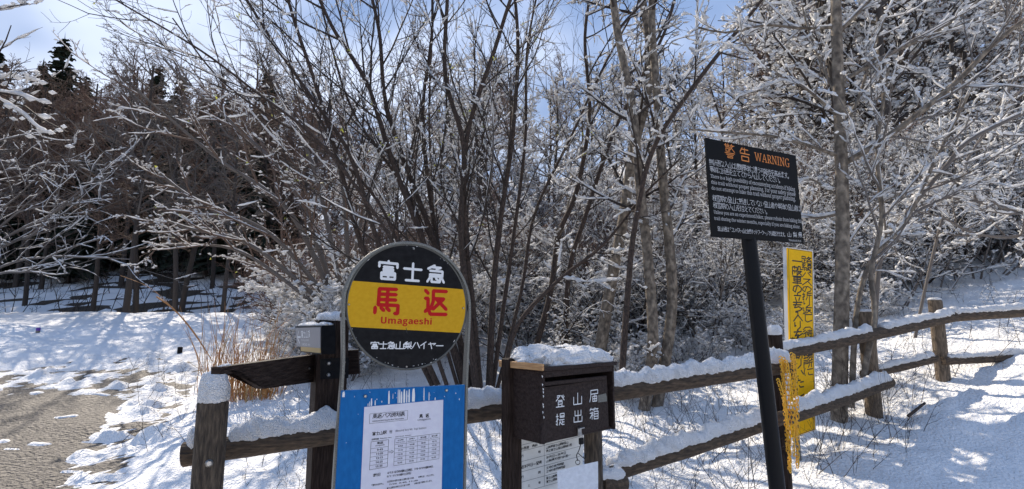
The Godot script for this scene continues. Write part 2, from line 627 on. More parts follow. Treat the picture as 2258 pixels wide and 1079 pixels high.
func snow_depth(x: float, z: float) -> float:
	var d := -z
	var b := bare(x, z)
	var f := fine.get_noise_2d(x * 5.0, z * 16.0)
	var c := fine.get_noise_2d(x * 26.0, z * 26.0)
	var t := 0.075 + (0.012 if x > -1.5 else 0.02) * c + lumps.get_noise_2d(x * 16.0, z * 16.0) * 0.03
	t += b * maxf(0.0, fine.get_noise_2d(x * 3.0 + 9.0, z * 6.0) - 0.36) * 0.5
	t -= b * (0.125 - 0.04 * f) + b * (1.0 - b) * 0.05 * f
	if b > 0.6:
		t = minf(t, 0.016)
	# leaf litter shows through on the shaded bank
	if d > 13.5 and x < -0.2 * d:
		t -= maxf(0.0, patch.get_noise_2d(x * 20.0, z * 15.0) * 0.5 + fine.get_noise_2d(x * 12.0, z * 9.0) * 0.16 + 0.10) * smoothstep(13.5, 15.0, d)
	# and between the shrubs on the slope
	if d > 9.5 and x >= -0.2 * d:
		t -= maxf(0.0, patch.get_noise_2d(x * 16.0, z * 16.0) * 0.4 + fine.get_noise_2d(x * 9.0, z * 9.0) * 0.15 + 0.05) * smoothstep(9.5, 12.0, d)
	return t


func span(parts: Array) -> PackedFloat32Array:
	var out := PackedFloat32Array()
	for k in parts.size() - 1:
		var a: Array = parts[k]
		var m: int = maxi(1, int(round(absf(parts[k + 1][0] - a[0]) / a[1])))
		for j in m:
			out.append(lerpf(a[0], parts[k + 1][0], float(j) / m))
	out.append(parts[-1][0])
	return out


func land(mb: MB, xs: PackedFloat32Array, zs: PackedFloat32Array, lift: Callable) -> void:
	var rows := []
	for z in zs:
		var row := PackedVector3Array()
		for x in xs:
			row.append(Vector3(x, hill(x, z) + lift.call(x, z), z))
		rows.append(row)
	mb.sheet(rows, false, Vector3.UP, false)


func terrain() -> void:
	var xs := span([[-300, 60], [-120, 15], [-45, 3], [-20, 0.6], [-9, 0.2], [-6.5, 0.05], [5.5, 0.2], [10, 0.6], [22, 3], [45, 15], [120, 60], [300, 60]])
	var zs := span([[-400, 80], [-120, 15], [-60, 4], [-32, 0.7], [-22, 0.25], [-10.5, 0.07], [-7, 0.045], [-2.2, 0.2], [0, 1], [6, 8], [40, 40], [160, 60]])
	var mb := MB.new()
	land(mb, xs, zs, snow_depth)
	tag(build(mb, "snow_cover", M.snow), "", "", "", "structure")
	mb = MB.new()
	var gx := span([[-300, 60], [-120, 15], [-45, 4], [-20, 1], [-9, 0.5], [8, 1], [22, 4], [45, 15], [120, 60], [300, 60]])
	var gz := span([[-400, 80], [-120, 15], [-60, 5], [-32, 1.2], [-22, 0.5], [-2, 1], [6, 8], [40, 40], [160, 60]])
	land(mb, gx, gz, func(_x, _z): return -0.03)
	tag(build(mb, "ground", M.soil), "", "", "", "structure")
	mb = MB.new()
	var rows := []
	for z in span([[-13.0, 0.12], [-2.0, 0.12], [-1.9, 0.1]]):
		var d: float = -z
		var row := PackedVector3Array()
		for k in 60:
			var x := lerpf(-6.2 - 0.55 * d, -0.6 - 0.36 * d, k / 59.0)
			row.append(Vector3(x, hill(x, z) + 0.006 + lumps.get_noise_2d(x * 30.0, z * 60.0) * 0.012, z))
		rows.append(row)
	mb.sheet(rows, false, Vector3.UP, false)
	tag(build(mb, "road", M.road), "", "", "", "structure")


# ---------------------------------------------------------------- snow that lies on things
func ridge(pts: PackedVector3Array, half: float, high: float, seed_: float) -> MB:
	var mb := MB.new()
	var rows := []
	var m := pts.size()
	for j in m:
		var t := (pts[mini(j + 1, m - 1)] - pts[maxi(j - 1, 0)]).normalized()
		var side := t.cross(Vector3.UP).normalized()
		var up := side.cross(t)
		var ends := sqrt(clampf(minf(j, m - 1 - j) / 3.0, 0.0, 1.0))
		var p := pts[j]
		var big := clampf(1.05 + lumps.get_noise_2d(p.x * 45.0 + seed_ * 31.0, p.z * 45.0) * 0.6, 0.62, 1.6)
		var sag := lumps.get_noise_2d(p.x * 60.0 + seed_ * 77.0, p.z * 60.0) * half * 0.5
		var row := PackedVector3Array()
		for k in 20:
			var a := TAU * k / 20.0
			var q := side * cos(a) * half + up * sin(a) * (high * big if sin(a) > 0.0 else half * 0.62)
			q += side * sag * 0.5
			var w := p + q
			var g := 1.0 + lumps.get_noise_3d(w.x * 110.0 + seed_ * 9.0, w.y * 110.0, w.z * 110.0) * 0.22 + fine.get_noise_3d(w.x * 60.0, w.y * 60.0, w.z * 60.0) * 0.20 + fine.get_noise_3d(w.x * 170.0, w.y * 170.0, w.z * 170.0) * 0.13
			row.append(p + q * g * maxf(ends, 0.03))
		rows.append(row)
	mb.sheet(rows, true, pts[m / 2], true)
	return mb


func mound(at: Vector3, ax: Vector3, az: Vector3, high: float, square: float, seed_: float, rows_n := 16, cols := 56) -> MB:
	var mb := MB.new()
	var rows := []
	for j in rows_n + 1:
		var t := float(j) / rows_n
		var phi := lerpf(-0.5, PI / 2, t)
		var out := pow(maxf(cos(phi), 0.0), 0.55)
		var up := sin(phi) * (1.0 if phi > 0.0 else 0.5)
		var row := PackedVector3Array()
		for k in cols:
			var a := TAU * k / cols
			var c := signf(cos(a)) * pow(absf(cos(a)), square)
			var s := signf(sin(a)) * pow(absf(sin(a)), square)
			var q := ax * c * out + az * s * out + Vector3.UP * up * high
			var w := at + q
			var g := 1.0 + lumps.get_noise_3d(w.x * 60.0 + seed_ * 13.0, w.y * 60.0, w.z * 60.0) * 0.30 + fine.get_noise_3d(w.x * 40.0 + seed_, w.y * 40.0, w.z * 40.0) * 0.18 + fine.get_noise_3d(w.x * 130.0 + seed_, w.y * 130.0, w.z * 130.0) * 0.10
			row.append(at + Vector3(q.x * lerpf(1.0, g, 0.5), q.y * g, q.z * lerpf(1.0, g, 0.5)))
		rows.append(row)
	mb.sheet(rows, true, at, true)
	return mb


func lay(mb: MB, label: String, at: Vector3, group := "") -> void:
	tag(build(mb, "snow", M.cap, self, at), label, "snow", group)


# ---------------------------------------------------------------- trees
class Wood:
	var trunk := MB.new()
	var twig := MB.new()
	var snow := MB.new()
	var leaf := MB.new()


func snow_on(t: Wood, pts: PackedVector3Array, rad: PackedFloat32Array, size: float, cover: float, sides: int, lump := 0.12) -> void:
	var sp := PackedVector3Array()
	var sr := PackedFloat32Array()
	var m := pts.size()
	var on_run := rng.randf() < cover
	for j in m - 1:
		var a := pts[j]
		var b := pts[j + 1]
		var flat := sqrt(maxf(0.0, 1.0 - pow((b - a).normalized().y, 2.0)))
		for h in 2:
			var q := a.lerp(b, 0.5 * h)
			var r := lerpf(rad[j], rad[j + 1], 0.5 * h)
			if rng.randf() < 0.19:
				on_run = rng.randf() < cover * smoothstep(0.15, 0.7, flat)
			var s := size * rng.randf_range(0.5, 1.15) * (0.4 + 0.6 * flat)
			if on_run or sp.size() > 0:
				sp.append(q + Vector3(0, r * 0.75 + s * 0.35, 0))
				sr.append(s)
			if sp.size() > 0 and (not on_run or (j == m - 2 and h == 1)):
				if sp.size() > 1:
					sr[0] *= 0.25
					sr[sr.size() - 1] *= 0.2
					t.snow.tube(sp, sr, sides)
				sp = PackedVector3Array()
				sr = PackedFloat32Array()
			if on_run and rng.randf() < lump:
				var big := size * (rng.randf_range(1.1, 2.0) if lump < 0.2 else rng.randf_range(1.1, 2.9))
				t.snow.puff(q + Vector3(0, r + big * 0.3, 0), Vector3(big * rng.randf_range(0.8, 1.4), big * 0.8, big * rng.randf_range(0.8, 1.4)), rng.randf() * TAU)


func limb(t: Wood, pts: PackedVector3Array, rad: PackedFloat32Array, lvl: int, c: Dictionary) -> void:
	(t.trunk if lvl <= c.bark else t.twig).tube(pts, rad, c.sides[lvl])
	if c.snow > 0.0 and lvl >= c.smin:
		snow_on(t, pts, rad, c.snow * (1.3 if lvl <= 1 else 1.0), c.cover, 4 if lvl <= 1 else 3, c.get("lump", 0.12))
	if lvl >= c.last:
		if c.get("leafy", 0.0) > rng.randf():
			for k in 2:
				var q := pts[pts.size() - 1] + rv() * 0.02
				t.leaf.tri(q, q + rv() * 0.028, q + rv() * 0.028, Vector3.UP)
		return
	var m := pts.size()
	var total := 0.0
	for j in m - 1:
		total += pts[j].distance_to(pts[j + 1])
	var kids: int = c.kids[lvl]
	for k in kids:
		var s := lerpf(c.start[lvl], 0.98, (k + rng.randf()) / kids)
		var x := s * (m - 1)
		var j := mini(int(x), m - 2)
		var p := pts[j].lerp(pts[j + 1], x - j)
		var tan_ := (pts[j + 1] - pts[j]).normalized()
		var side := tan_.cross(rv()).normalized()
		if c.get("flat", 0.0) > 0.0:
			side.y *= 1.0 - c.flat
			side = side.normalized()
		var a: float = deg_to_rad(c.ang[lvl]) * rng.randf_range(0.7, 1.3)
		var dir := (tan_ * cos(a) + side * sin(a)).normalized()
		var ln: float = total * c.len[lvl] * rng.randf_range(0.55, 1.15) * (1.0 - c.get("shape", 0.45) * s)
		var r: float = minf(lerpf(rad[j], rad[j + 1], x - j) * 0.75, rad[0] * c.rad[lvl])
		grow(t, p, dir, ln, maxf(r, c.rmin), lvl + 1, c)


func grow(t: Wood, p: Vector3, dir: Vector3, ln: float, r: float, lvl: int, c: Dictionary) -> void:
	var m: int = c.n[lvl]
	var pts := PackedVector3Array()
	var rad := PackedFloat32Array()
	var d := dir
	for k in m + 1:
		pts.append(p)
		rad.append(lerpf(r, maxf(r * 0.3, c.rmin * 0.6), float(k) / m))
		d = (d + rv() * c.wob[lvl] + Vector3(0, c.up[lvl], 0)).normalized()
		p += d * ln / m
	limb(t, pts, rad, lvl, c)


func tree_node(t: Wood, called: String, label: String, category: String, at: Vector3, bark: Material, twig: Material, group := "") -> Node3D:
	var o := thing(called, label, category, at, group)
	if t.trunk.v.size(): build(t.trunk, "trunk", bark, o)
	if t.twig.v.size(): tag(build(t.twig, "branches", twig, o), "", "", "", "stuff")
	if t.snow.v.size(): tag(build(t.snow, "branch_snow", M.fluff, o), "", "", "", "stuff")
	if t.leaf.v.size(): tag(build(t.leaf, "young_leaves", M.leaf, o), "", "", "", "stuff")
	return o


func shrub(seed_: int, high: float, stems: int, snow: float) -> Wood:
	rng.seed = seed_
	var t := Wood.new()
	var c := {"n": [5, 4, 3, 2], "kids": [11, 6, 3, 0], "ang": [48, 45, 45, 40], "len": [0.5, 0.55, 0.6, 0.5], "rad": [0.55, 0.55, 0.6, 0.6], "up": [0.03, 0.0, 0.0, 0.0], "wob": [0.16, 0.2, 0.25, 0.25], "start": [0.25, 0.2, 0.2, 0.2], "sides": [5, 4, 3, 3], "snow": snow, "cover": 0.66, "lump": 0.16, "smin": 0, "bark": 0, "last": 3, "rmin": 0.0028, "shape": 0.4}
	for k in stems:
		var a := TAU * (k + rng.randf()) / stems
		grow(t, Vector3(cos(a), 0, sin(a)) * 0.12 - Vector3(0, 0.1, 0), Vector3(cos(a) * rng.randf_range(0.35, 1.0), 1.0, sin(a) * rng.randf_range(0.35, 1.0)).normalized(), high * rng.randf_range(0.7, 1.15), 0.016, 0, c)
	return t


func snowy_tree(seed_: int, high: float, snow: float) -> Wood:
	rng.seed = seed_
	var t := Wood.new()
	var c := {"n": [9, 6, 4, 3, 2], "kids": [22, 8, 5, 2, 0], "ang": [62, 48, 45, 45, 40], "len": [0.42, 0.5, 0.5, 0.6, 0.5], "rad": [0.4, 0.5, 0.6, 0.7, 0.6], "up": [0.02, 0.03, 0.0, 0.0, 0.0], "wob": [0.07, 0.16, 0.22, 0.25, 0.2], "start": [0.12, 0.15, 0.15, 0.2, 0.2], "sides": [7, 4, 3, 3, 3], "snow": snow, "cover": 0.52, "lump": 0.2, "smin": 1, "bark": 0, "last": 4, "rmin": 0.004, "shape": 0.62}
	grow(t, Vector3(0, -0.2, 0), Vector3.UP, high, high * 0.011 + 0.01, 0, c)
	return t


func brown_tree(seed_: int, high: float, rmin: float, first: float) -> Wood:
	rng.seed = seed_
	var t := Wood.new()
	var c := {"n": [9, 5, 4, 3, 2], "kids": [26, 9, 6, 3, 0], "ang": [60, 45, 42, 42, 40], "len": [0.36, 0.5, 0.5, 0.6, 0.5], "rad": [0.32, 0.5, 0.6, 0.7, 0.6], "up": [0.02, 0.06, 0.04, 0.02, 0.0], "wob": [0.05, 0.15, 0.2, 0.25, 0.2], "start": [first, 0.15, 0.15, 0.2, 0.2], "sides": [7, 4, 3, 3, 3], "snow": 0.0, "cover": 0.0, "smin": 9, "bark": 0, "last": 4, "rmin": rmin, "shape": 0.5}
	grow(t, Vector3(0, -0.3, 0), Vector3.UP, high, high * 0.010 + 0.015, 0, c)
	return t


func conifer(seed_: int, high: float, wide: float) -> Wood:
	rng.seed = seed_
	var t := Wood.new()
	t.trunk.tube(PackedVector3Array([Vector3(0, -0.3, 0), Vector3(0.05, high * 0.5, 0), Vector3(0, high, 0)]), PackedFloat32Array([high * 0.016, high * 0.010, 0.01]), 6)
	var y := high * 0.06
	while y < high * 0.985:
		var f := 1.0 - y / high
		var reach := wide * pow(f, 0.85) * rng.randf_range(0.75, 1.1)
		var m := 8 if f > 0.25 else 6
		for k in m:
			var a := TAU * (k + rng.randf()) / m
			var dir := Vector3(cos(a), 0, sin(a))
			var side := Vector3(-sin(a), 0, cos(a))
			var l := reach * rng.randf_range(0.45, 1.2)
			var base := Vector3(0, y + rng.randf_range(-0.1, 0.1), 0)
			var parts := maxi(3, int(l / 0.16))
			for j in parts:
				var s := (j + 0.6) / parts
				var p := base + dir * l * s + Vector3(0, l * (0.22 * s - 0.42 * s * s), 0)
				var w := l * 0.30 * (1.1 - s) + 0.10
				for sg in [-1.0, 1.0]:
					var tip: Vector3 = p + side * sg * w * rng.randf_range(0.7, 1.2) + dir * w * 0.7 + Vector3(0, rng.randf_range(-0.14, 0.03) * (w + 0.1), 0)
					t.twig.tri(p - dir * 0.07, p + dir * 0.07 + Vector3(0, 0.03, 0), tip, Vector3.UP)
					t.twig.tri(p, p + Vector3(0, -0.05 - w * 0.25, 0) + dir * 0.1, tip, side * sg)
			var e := base + dir * l * 1.06 + Vector3(0, -l * 0.2, 0)
			t.twig.tri(e, e - dir * 0.25 + side * 0.06, e - dir * 0.25 - side * 0.06 + Vector3(0, 0.04, 0), Vector3.UP)
		y += (0.14 + 0.10 * f * high / 8.0) * rng.randf_range(0.5, 1.5)
	t.twig.tri(Vector3(0, high * 1.03, 0), Vector3(0.06, high * 0.96, 0), Vector3(-0.06, high * 0.96, 0.02), Vector3.BACK)
	return t


func plant(proto: Node3D, x: float, z: float, size: float, label: String, group: String, first: bool) -> void:
	var o: Node3D = proto
	if not first:
		o = proto.duplicate()
		o.name = numbered(String(proto.name).trim_suffix("_" + String(proto.name).get_slice("_", String(proto.name).count("_"))) if String(proto.name).right(3).is_valid_int() else String(proto.name))
		add_child(o)
	o.position = Vector3(x, hill(x, z), z)
	o.rotation = Vector3(rng.randf_range(-0.05, 0.05), rng.randf() * TAU, rng.randf_range(-0.05, 0.05))
	o.scale = Vector3.ONE * size
	tag(o, label, String(o.get_meta("category")), group)


# a stem drawn through pixels of the photograph at the depths where it stands
func stem(pix: Array, d0: float, d1: float, w0: float, w1: float) -> Array:
	var pts := []
	for k in pix.size():
		var d := lerpf(d0, d1, float(k) / (pix.size() - 1))
		pts.append(P(pix[k][0], pix[k][1], d))
	var line := curve(pts, 0.14)
	return [line, radii(line.size(), w0 * d0 / FOCAL * 0.5, w1 * d1 / FOCAL * 0.5)]


# ---------------------------------------------------------------- the bus stop
func screw(parent: Node, at: Vector3, nn: Vector3, r: float, called := "screw") -> void:
	var mb := MB.new()
	mb.tube(PackedVector3Array([at - nn * 0.002, at + nn * 0.003, at + nn * 0.005]), PackedFloat32Array([r, r, r * 0.6]), 10, true)
	build(mb, called, M.bolt, parent)


func bus_stop() -> void:
	var nn := yaw_normal(27.0)
	var o := P(897, 676, 2.12)
	var right := Vector3.UP.cross(nn).normalized()
	var t := thing("bus_stop_sign", "round black and yellow bus stop sign in an arched frame above a blue board", "bus stop sign", Vector3(o.x, hill(o.x, o.z), o.z))
	# frame: a flat bar bent over the disc, legs down to the ground
	var path := []
	for q in [[722, 1330], [727, 1215], [735, 1110], [742, 1000], [750, 900], [757, 800], [757, 720]]:
		path.append(on(q[0], q[1], o, nn))
	for k in range(1, 20):
		var a := PI - PI * k / 20.0
		path.append(on(896 + 139.0 * cos(a), 679 - 143.0 * sin(a), o, nn))
	for q in [[1035, 690], [1031, 780], [1028, 860], [1026, 960], [1024, 1079], [1022, 1200], [1020, 1300]]:
		path.append(on(q[0], q[1], o, nn))
	var mb := MB.new()
	var line := curve(path, 0.03)
	var rows := []
	for j in line.size():
		var tn := (line[mini(j + 1, line.size() - 1)] - line[maxi(j - 1, 0)]).normalized()
		var w := tn.cross(nn).normalized()
		var row := PackedVector3Array()
		for q in [[-1, -0.85], [-1, 0.85], [-0.7, 1], [0.7, 1], [1, 0.85], [1, -0.85], [0.7, -1], [-0.7, -1]]:
			row.append(line[j] + w * q[0] * 0.006 + nn * (q[1] * 0.018 - 0.012))
		rows.append(row)
	for j in rows.size() - 1:
		for k in 8:
			var l := (k + 1) % 8
			var c: Vector3 = (rows[j][k] + rows[j][l] + rows[j + 1][k]) / 3.0 - (line[j] + line[j + 1]) * 0.5 + nn * 0.012
			mb.quad(rows[j][k], rows[j][l], rows[j + 1][l], rows[j + 1][k], c)
	build(mb, "frame", M.steel, t)
	# disc
	var f := [on(762, 537, o, nn), on(1030, 548, o, nn), on(762, 810, o, nn), on(1030, 806, o, nn)]
	var c0 := on(896, 677, o, nn)
	var rim := []
	for k in 64:
		var a := TAU * k / 64
		rim.append(on(896 + 131.0 * cos(a), 677 - 137.0 * sin(a), o, nn))
	mb = MB.new()
	mb.slab(rim, nn, 0.004)
	var disc := build(mb, "disc", M.black, t)
	var hoop := PackedVector3Array()
	for k in 65:
		var a := TAU * k / 64
		hoop.append(on(896 + 131.5 * cos(a), 677 - 137.5 * sin(a), o, nn) - nn * 0.004)
	mb = MB.new()
	mb.tube(hoop, radii(65, 0.0055, 0.0055), 8)
	build(mb, "rim", M.rim, disc)
	# yellow band between two chords
	var band := []
	for k in 33:
		var a := lerpf(155.0, 199.0, k / 32.0)
		band.append(on(896 + 130.0 * cos(deg_to_rad(a)), 677 - 136.0 * sin(deg_to_rad(a)), o, nn) + nn * 0.0012)
	for k in 33:
		var a := lerpf(-25.0, 16.5, k / 32.0)
		band.append(on(896 + 130.0 * cos(deg_to_rad(a)), 677 - 136.0 * sin(deg_to_rad(a)), o, nn) + nn * 0.0012)
	mb = MB.new()
	mb.slab(band, nn, 0.001)
	build(mb, "yellow_band", M.yellow, disc)
	var g := func(x0, y0, x1, y1, x2, y2, x3, y3): return [on(x0, y0, o, nn) + nn * 0.0012, on(x1, y1, o, nn) + nn * 0.0012, on(x2, y2, o, nn) + nn * 0.0012, on(x3, y3, o, nn) + nn * 0.0012]
	mb = MB.new()
	ink(mb, "富士急", g.call(832, 574, 988, 589, 831, 614, 985, 624), -0.02, 0, 1.0, 1, 0.145, false, 0.72)
	build(mb, "white_lettering", M.white, disc)
	mb = MB.new()
	ink(mb, "富士急山梨ハイヤー", g.call(817, 754, 978, 754.5, 816, 769, 977, 769.5), 0, 0, 1, 1, 0.14, false, 0.9)
	build(mb, "white_lettering", M.white, disc)
	mb = MB.new()
	ink(mb, "馬", g.call(830, 637, 880, 639, 826, 690, 876, 692), 0, 0, 1, 1, 0.155, false, 1.0)
	ink(mb, "返", g.call(938, 641, 984, 643.5, 937, 693, 983, 694), 0, 0, 1, 1, 0.155, false, 1.0)
	latin(mb, "Umagaeshi", g.call(840, 698, 952, 702, 839, 719, 951, 721), 0, 0, 1, 1, "Droid Sans", true)
	build(mb, "red_lettering", M.red, disc)
	for q in [[769, 672], [1021, 680], [912, 549], [896, 809]]:
		screw(disc, on(q[0], q[1], o, nn), nn, 0.004)
	mb = MB.new()
	mb.poly([on(878, 788, o, nn) + nn * 0.0006, on(905, 788, o, nn) + nn * 0.0006, on(903, 806, o, nn) + nn * 0.0006, on(878, 805, o, nn) + nn * 0.0006], nn)
	build(mb, "sticker_residue", M.pipe, disc)
	# chipped enamel round the edge and one short crack in the band
	rng.seed = 88
	mb = MB.new()
	for k in 24:
		var a := deg_to_rad(rng.randf_range(30, 150) if k < 8 else rng.randf_range(185, 345))
		var r := rng.randf_range(0.955, 0.99)
		var w := 0.6 + 4.0 * pow(rng.randf(), 3.0)
		var p := Vector2(896 + 131.0 * r * cos(a), 677 - 137.0 * r * sin(a))
		var along := Vector2(-sin(a), -cos(a)) * w
		var across := Vector2(cos(a), -sin(a)) * rng.randf_range(0.4, 1.1)
		var q := []
		for e in [p - along, p + across, p + along * 0.8, p - across * 0.7]:
			q.append(on(e.x, e.y, o, nn) + nn * 0.0009)
		mb.poly(q, nn)
	tag(build(mb, "enamel_chips", M.white, disc), "", "", "", "stuff")
	mb = MB.new()
	mb.poly([on(894.5, 722, o, nn) + nn * 0.0014, on(895.6, 724, o, nn) + nn * 0.0014, on(898.5, 737, o, nn) + nn * 0.0014, on(895.2, 732, o, nn) + nn * 0.0014], nn)
	build(mb, "crack", M.ink, disc)
	for q in [[752, 690, 768, 700], [1018, 672, 1036, 684], [884, 534, 908, 546]]:
		mb = MB.new()
		var a := on(q[0], q[1], o, nn)
		var b := on(q[2], q[3], o, nn)
		mb.box((a + b) * 0.5 - nn * 0.02, Basis(right, Vector3.UP, nn), Vector3(absf((b - a).dot(right)), absf((b - a).y), 0.018), 0.002)
		build(mb, "bracket", M.rust, t)
	# blue board
	var bn := nn
	var bo := o + nn * 0.012
	var corners := [on(752, 862, bo, bn), on(1025, 849, bo, bn), on(1018, 1230, bo, bn), on(728, 1270, bo, bn)]
	mb = MB.new()
	mb.slab(corners, bn, 0.012)
	var board := build(mb, "notice_board", M.blue, t)
	var bf := [corners[0], corners[1], corners[3], corners[2]]
	mb = MB.new()
	rng.seed = 77
	for s in [[552, 143, 265, 16], [640, 130, 258, 9], [655, 130, 255, 12], [672, 150, 258, 17], [698, 128, 254, 20], [722, 140, 252, 12], [745, 128, 250, 16], [786, 120, 243, 30], [887, 112, 232, 9], [935, 155, 233, 8], [993, 205, 228, 10], [352, 262, 286, 7], [368, 245, 285, 8], [385, 215, 283, 14], [420, 232, 280, 10], [118, 150, 200, 26], [590, 170, 215, 5]]:
		var x: float = 730 + s[0] / 4.333
		var y0: float = 830 + s[1] / 4.333
		var y1: float = 830 + s[2] / 4.333
		var w: float = s[3] / 4.333 * 0.5
		var lift := bn * 0.0006
		mb.poly([on(x - w * 0.4, y0, bo, bn) + lift, on(x + w * 0.7, y0 - 1, bo, bn) + lift, on(x + w, (y0 + y1) * 0.5, bo, bn) + lift, on(x + w * 0.8, y1, bo, bn) + lift, on(x - w, y1, bo, bn) + lift, on(x - w * 0.8, (y0 * 0.7 + y1 * 0.3), bo, bn) + lift], bn)
	for k in 26:
		var x := rng.randf_range(756, 1018)
		var y := rng.randf_range(872, 1079) if k > 16 else rng.randf_range(858, 884)
		if x > 796 and x < 982 and y > 890:
			continue
		var w := rng.randf_range(0.4, 1.2)
		var l := rng.randf_range(1.0, 6.0)
		var lift := bn * 0.0004
		mb.poly([on(x, y, bo, bn) + lift, on(x + w, y + l * 0.4, bo, bn) + lift, on(x + w * 0.5, y + l, bo, bn) + lift, on(x - w, y + l * 0.6, bo, bn) + lift], bn)
	tag(build(mb, "paint_scrapes", M.white, board), "", "", "", "stuff")
	for q in [[805, 874], [984, 861]]:
		screw(board, on(q[0], q[1], bo, bn), bn, 0.0065, "bolt")
	# timetable
	var pf := [on(803, 898, bo, bn), on(977, 882, bo, bn), on(790, 1190, bo, bn), on(972, 1172, bo, bn)]
	mb = MB.new()
	var lp := bn * 0.0015
	mb.slab([pf[0] + lp, pf[1] + lp, pf[3] + lp, pf[2] + lp], bn, 0.001)
	var sheet := build(mb, "timetable_sheet", M.paper, board)
	# lettering placed through frames read from the sheet
	var z := func(x0, y0, x1, y1, x2, y2, x3, y3):
		var q := []
		for e in [[x0, y0], [x1, y1], [x2, y2], [x3, y3]]:
			q.append(on(780 + e[0] / 4.927, 860 + e[1] / 4.927, bo, bn) + lp)
		return q
	mb = MB.new()
	rules_box(mb, z.call(173, 262, 585, 225, 168, 367, 580, 325), 0, 0, 1, 1, 0.0009)
	ink(mb, "馬返バス時刻表", z.call(206, 268, 556, 235, 203, 312, 553, 282), 0, 0, 1, 1, 0.13)
	latin(mb, "UMAGAESHI Route Bus Timetable", z.call(200, 335, 541, 303, 200, 349, 541, 317), 0, 0, 1, 1, "Droid Sans", true)
	ink(mb, "馬", z.call(713, 270, 748, 266, 711, 305, 746, 301), 0, 0, 1, 1, 0.18)
	ink(mb, "返", z.call(780, 264, 816, 260, 779, 299, 815, 295), 0, 0, 1, 1, 0.18)
	latin(mb, "Umagaeshi", z.call(693, 318, 832, 304, 692, 343, 831, 329), 0, 0, 1, 1)
	ink(mb, "富士山駅", z.call(199, 460, 356, 444, 197, 496, 354, 478), 0, 0, 1, 1, 0.14)
	ink(mb, "行", z.call(386, 442, 416, 438, 385, 474, 415, 470), 0, 0, 1, 1, 0.14)
	latin(mb, "(Bound for) Mt. Fuji Station", z.call(452, 436, 786, 400, 452, 464, 786, 428), 0, 0, 1, 1)
	ink(mb, "出時刻表", z.call(192, 532, 272, 523, 191, 549, 271, 540), 0, 0, 1, 1, 0.16)
	latin(mb, "(Departure Time)", z.call(282, 522, 408, 511, 282, 538, 408, 526), 0, 0, 1, 1, "Droid Sans", true)
	latin(mb, "(Arrival Time)", z.call(450, 506, 622, 485, 450, 518, 622, 497), 0, 0, 1, 1, "Droid Sans", true)
	var tf = z.call(186, 565, 377, 541, 168, 870, 362, 836)
	rules_box(mb, tf, 0, 0, 1, 1, 0.0012)
	ink(mb, "馬返", tf, 0.34, 0.04, 0.70, 0.12, 0.16)
	latin(mb, "Umagaeshi", tf, 0.26, 0.145, 0.78, 0.2, "Droid Sans", true)
	var times := ["9:45", "11:05", "13:15", "14:25", "15:35"]
	for k in 5:
		var v0 := 0.25 + 0.15 * k
		rule(mb, tf, 0, v0, 1, v0, 0.0009)
		latin(mb, times[k], tf, 0.36 if k == 0 else 0.32, v0 + 0.035, 0.70 if k == 0 else 0.72, v0 + 0.11, "Droid Sans", true)
	var ar = z.call(376, 660, 430, 652, 376, 695, 430, 687)
	rule(mb, ar, 0, 0.32, 0.75, 0.32, 0.0009)
	rule(mb, ar, 0, 0.68, 0.75, 0.68, 0.0009)
	rule(mb, ar, 0.55, 0, 1, 0.5, 0.0011, 0.0009)
	rule(mb, ar, 0.55, 1, 1, 0.5, 0.0011, 0.0011)
	var wf = z.call(445, 533, 935, 470, 432, 825, 923, 748)
	rules_box(mb, wf, 0, 0, 1, 1, 0.0010)
	for k in [1, 2, 3]:
		rule(mb, wf, k / 4.0, 0, k / 4.0, 1, 0.0008, 0.0009)
	var at_times := [["9:55", "10:00", "10:05", "10:15"], ["11:15", "11:20", "11:25", "11:35"], ["13:25", "13:30", "13:35", "13:45"], ["14:35", "14:40", "14:45", "14:55"], ["15:45", "15:50", "15:55", "16:05"]]
	for r in 5:
		var v0 := 0.22 + 0.156 * r
		rule(mb, wf, 0, v0, 1, v0, 0.0008)
		for k in 4:
			latin(mb, at_times[r][k], wf, k / 4.0 + 0.075, v0 + 0.045, k / 4.0 + 0.18, v0 + 0.105, "Droid Sans", true)
	var heads := ["中の茶屋", "中の茶屋入口", "富士山駅", "富士山駅"]
	for k in 4:
		ink(mb, ["の所", "の所入", "富士山返", "富士山駅"][k], wf, k / 4.0 + 0.06, 0.05, k / 4.0 + 0.19, 0.10, 0.18)
		latin(mb, ["Naka no Chaya", "Entrance of", "Fuji Sengen", "Mt.Fuji Station"][k], wf, k / 4.0 + 0.03, 0.135, k / 4.0 + 0.22, 0.175, "Droid Sans", true)
	ink(mb, "運行日", z.call(208, 915, 290, 903, 206, 944, 288, 932), 0, 0, 1, 1, 0.15)
	latin(mb, "4/13~6/30", z.call(362, 892, 500, 873, 361, 916, 499, 896), 0, 0, 1, 1, "Droid Sans", true)
	ink(mb, "の間の土日祝日、", z.call(502, 873, 650, 852, 501, 896, 649, 875), 0, 0, 1, 1, 0.15)
	latin(mb, "7/6~8/31", z.call(656, 850, 760, 836, 655, 872, 759, 857), 0, 0, 1, 1, "Droid Sans", true)
	ink(mb, "の間の毎日、", z.call(764, 836, 876, 818, 763, 857, 875, 839), 0, 0, 1, 1, 0.15)
	latin(mb, "9/1~11/3", z.call(358, 932, 480, 915, 357, 953, 479, 936), 0, 0, 1, 1, "Droid Sans", true)
	ink(mb, "の間の土日祝日", z.call(484, 914, 622, 894, 483, 935, 621, 914), 0, 0, 1, 1, 0.15)
	ink(mb, "「運行のお行ち」", z.call(184, 1030, 330, 1008, 183, 1048, 329, 1026), 0, 0, 1, 1, 0.15)
	ink(mb, "土日祝日の運行は富士山駅に返りの時、以下の時に出発いたします。", z.call(358, 992, 880, 912, 357, 1009, 879, 929), 0, 0, 1, 1, 0.15)
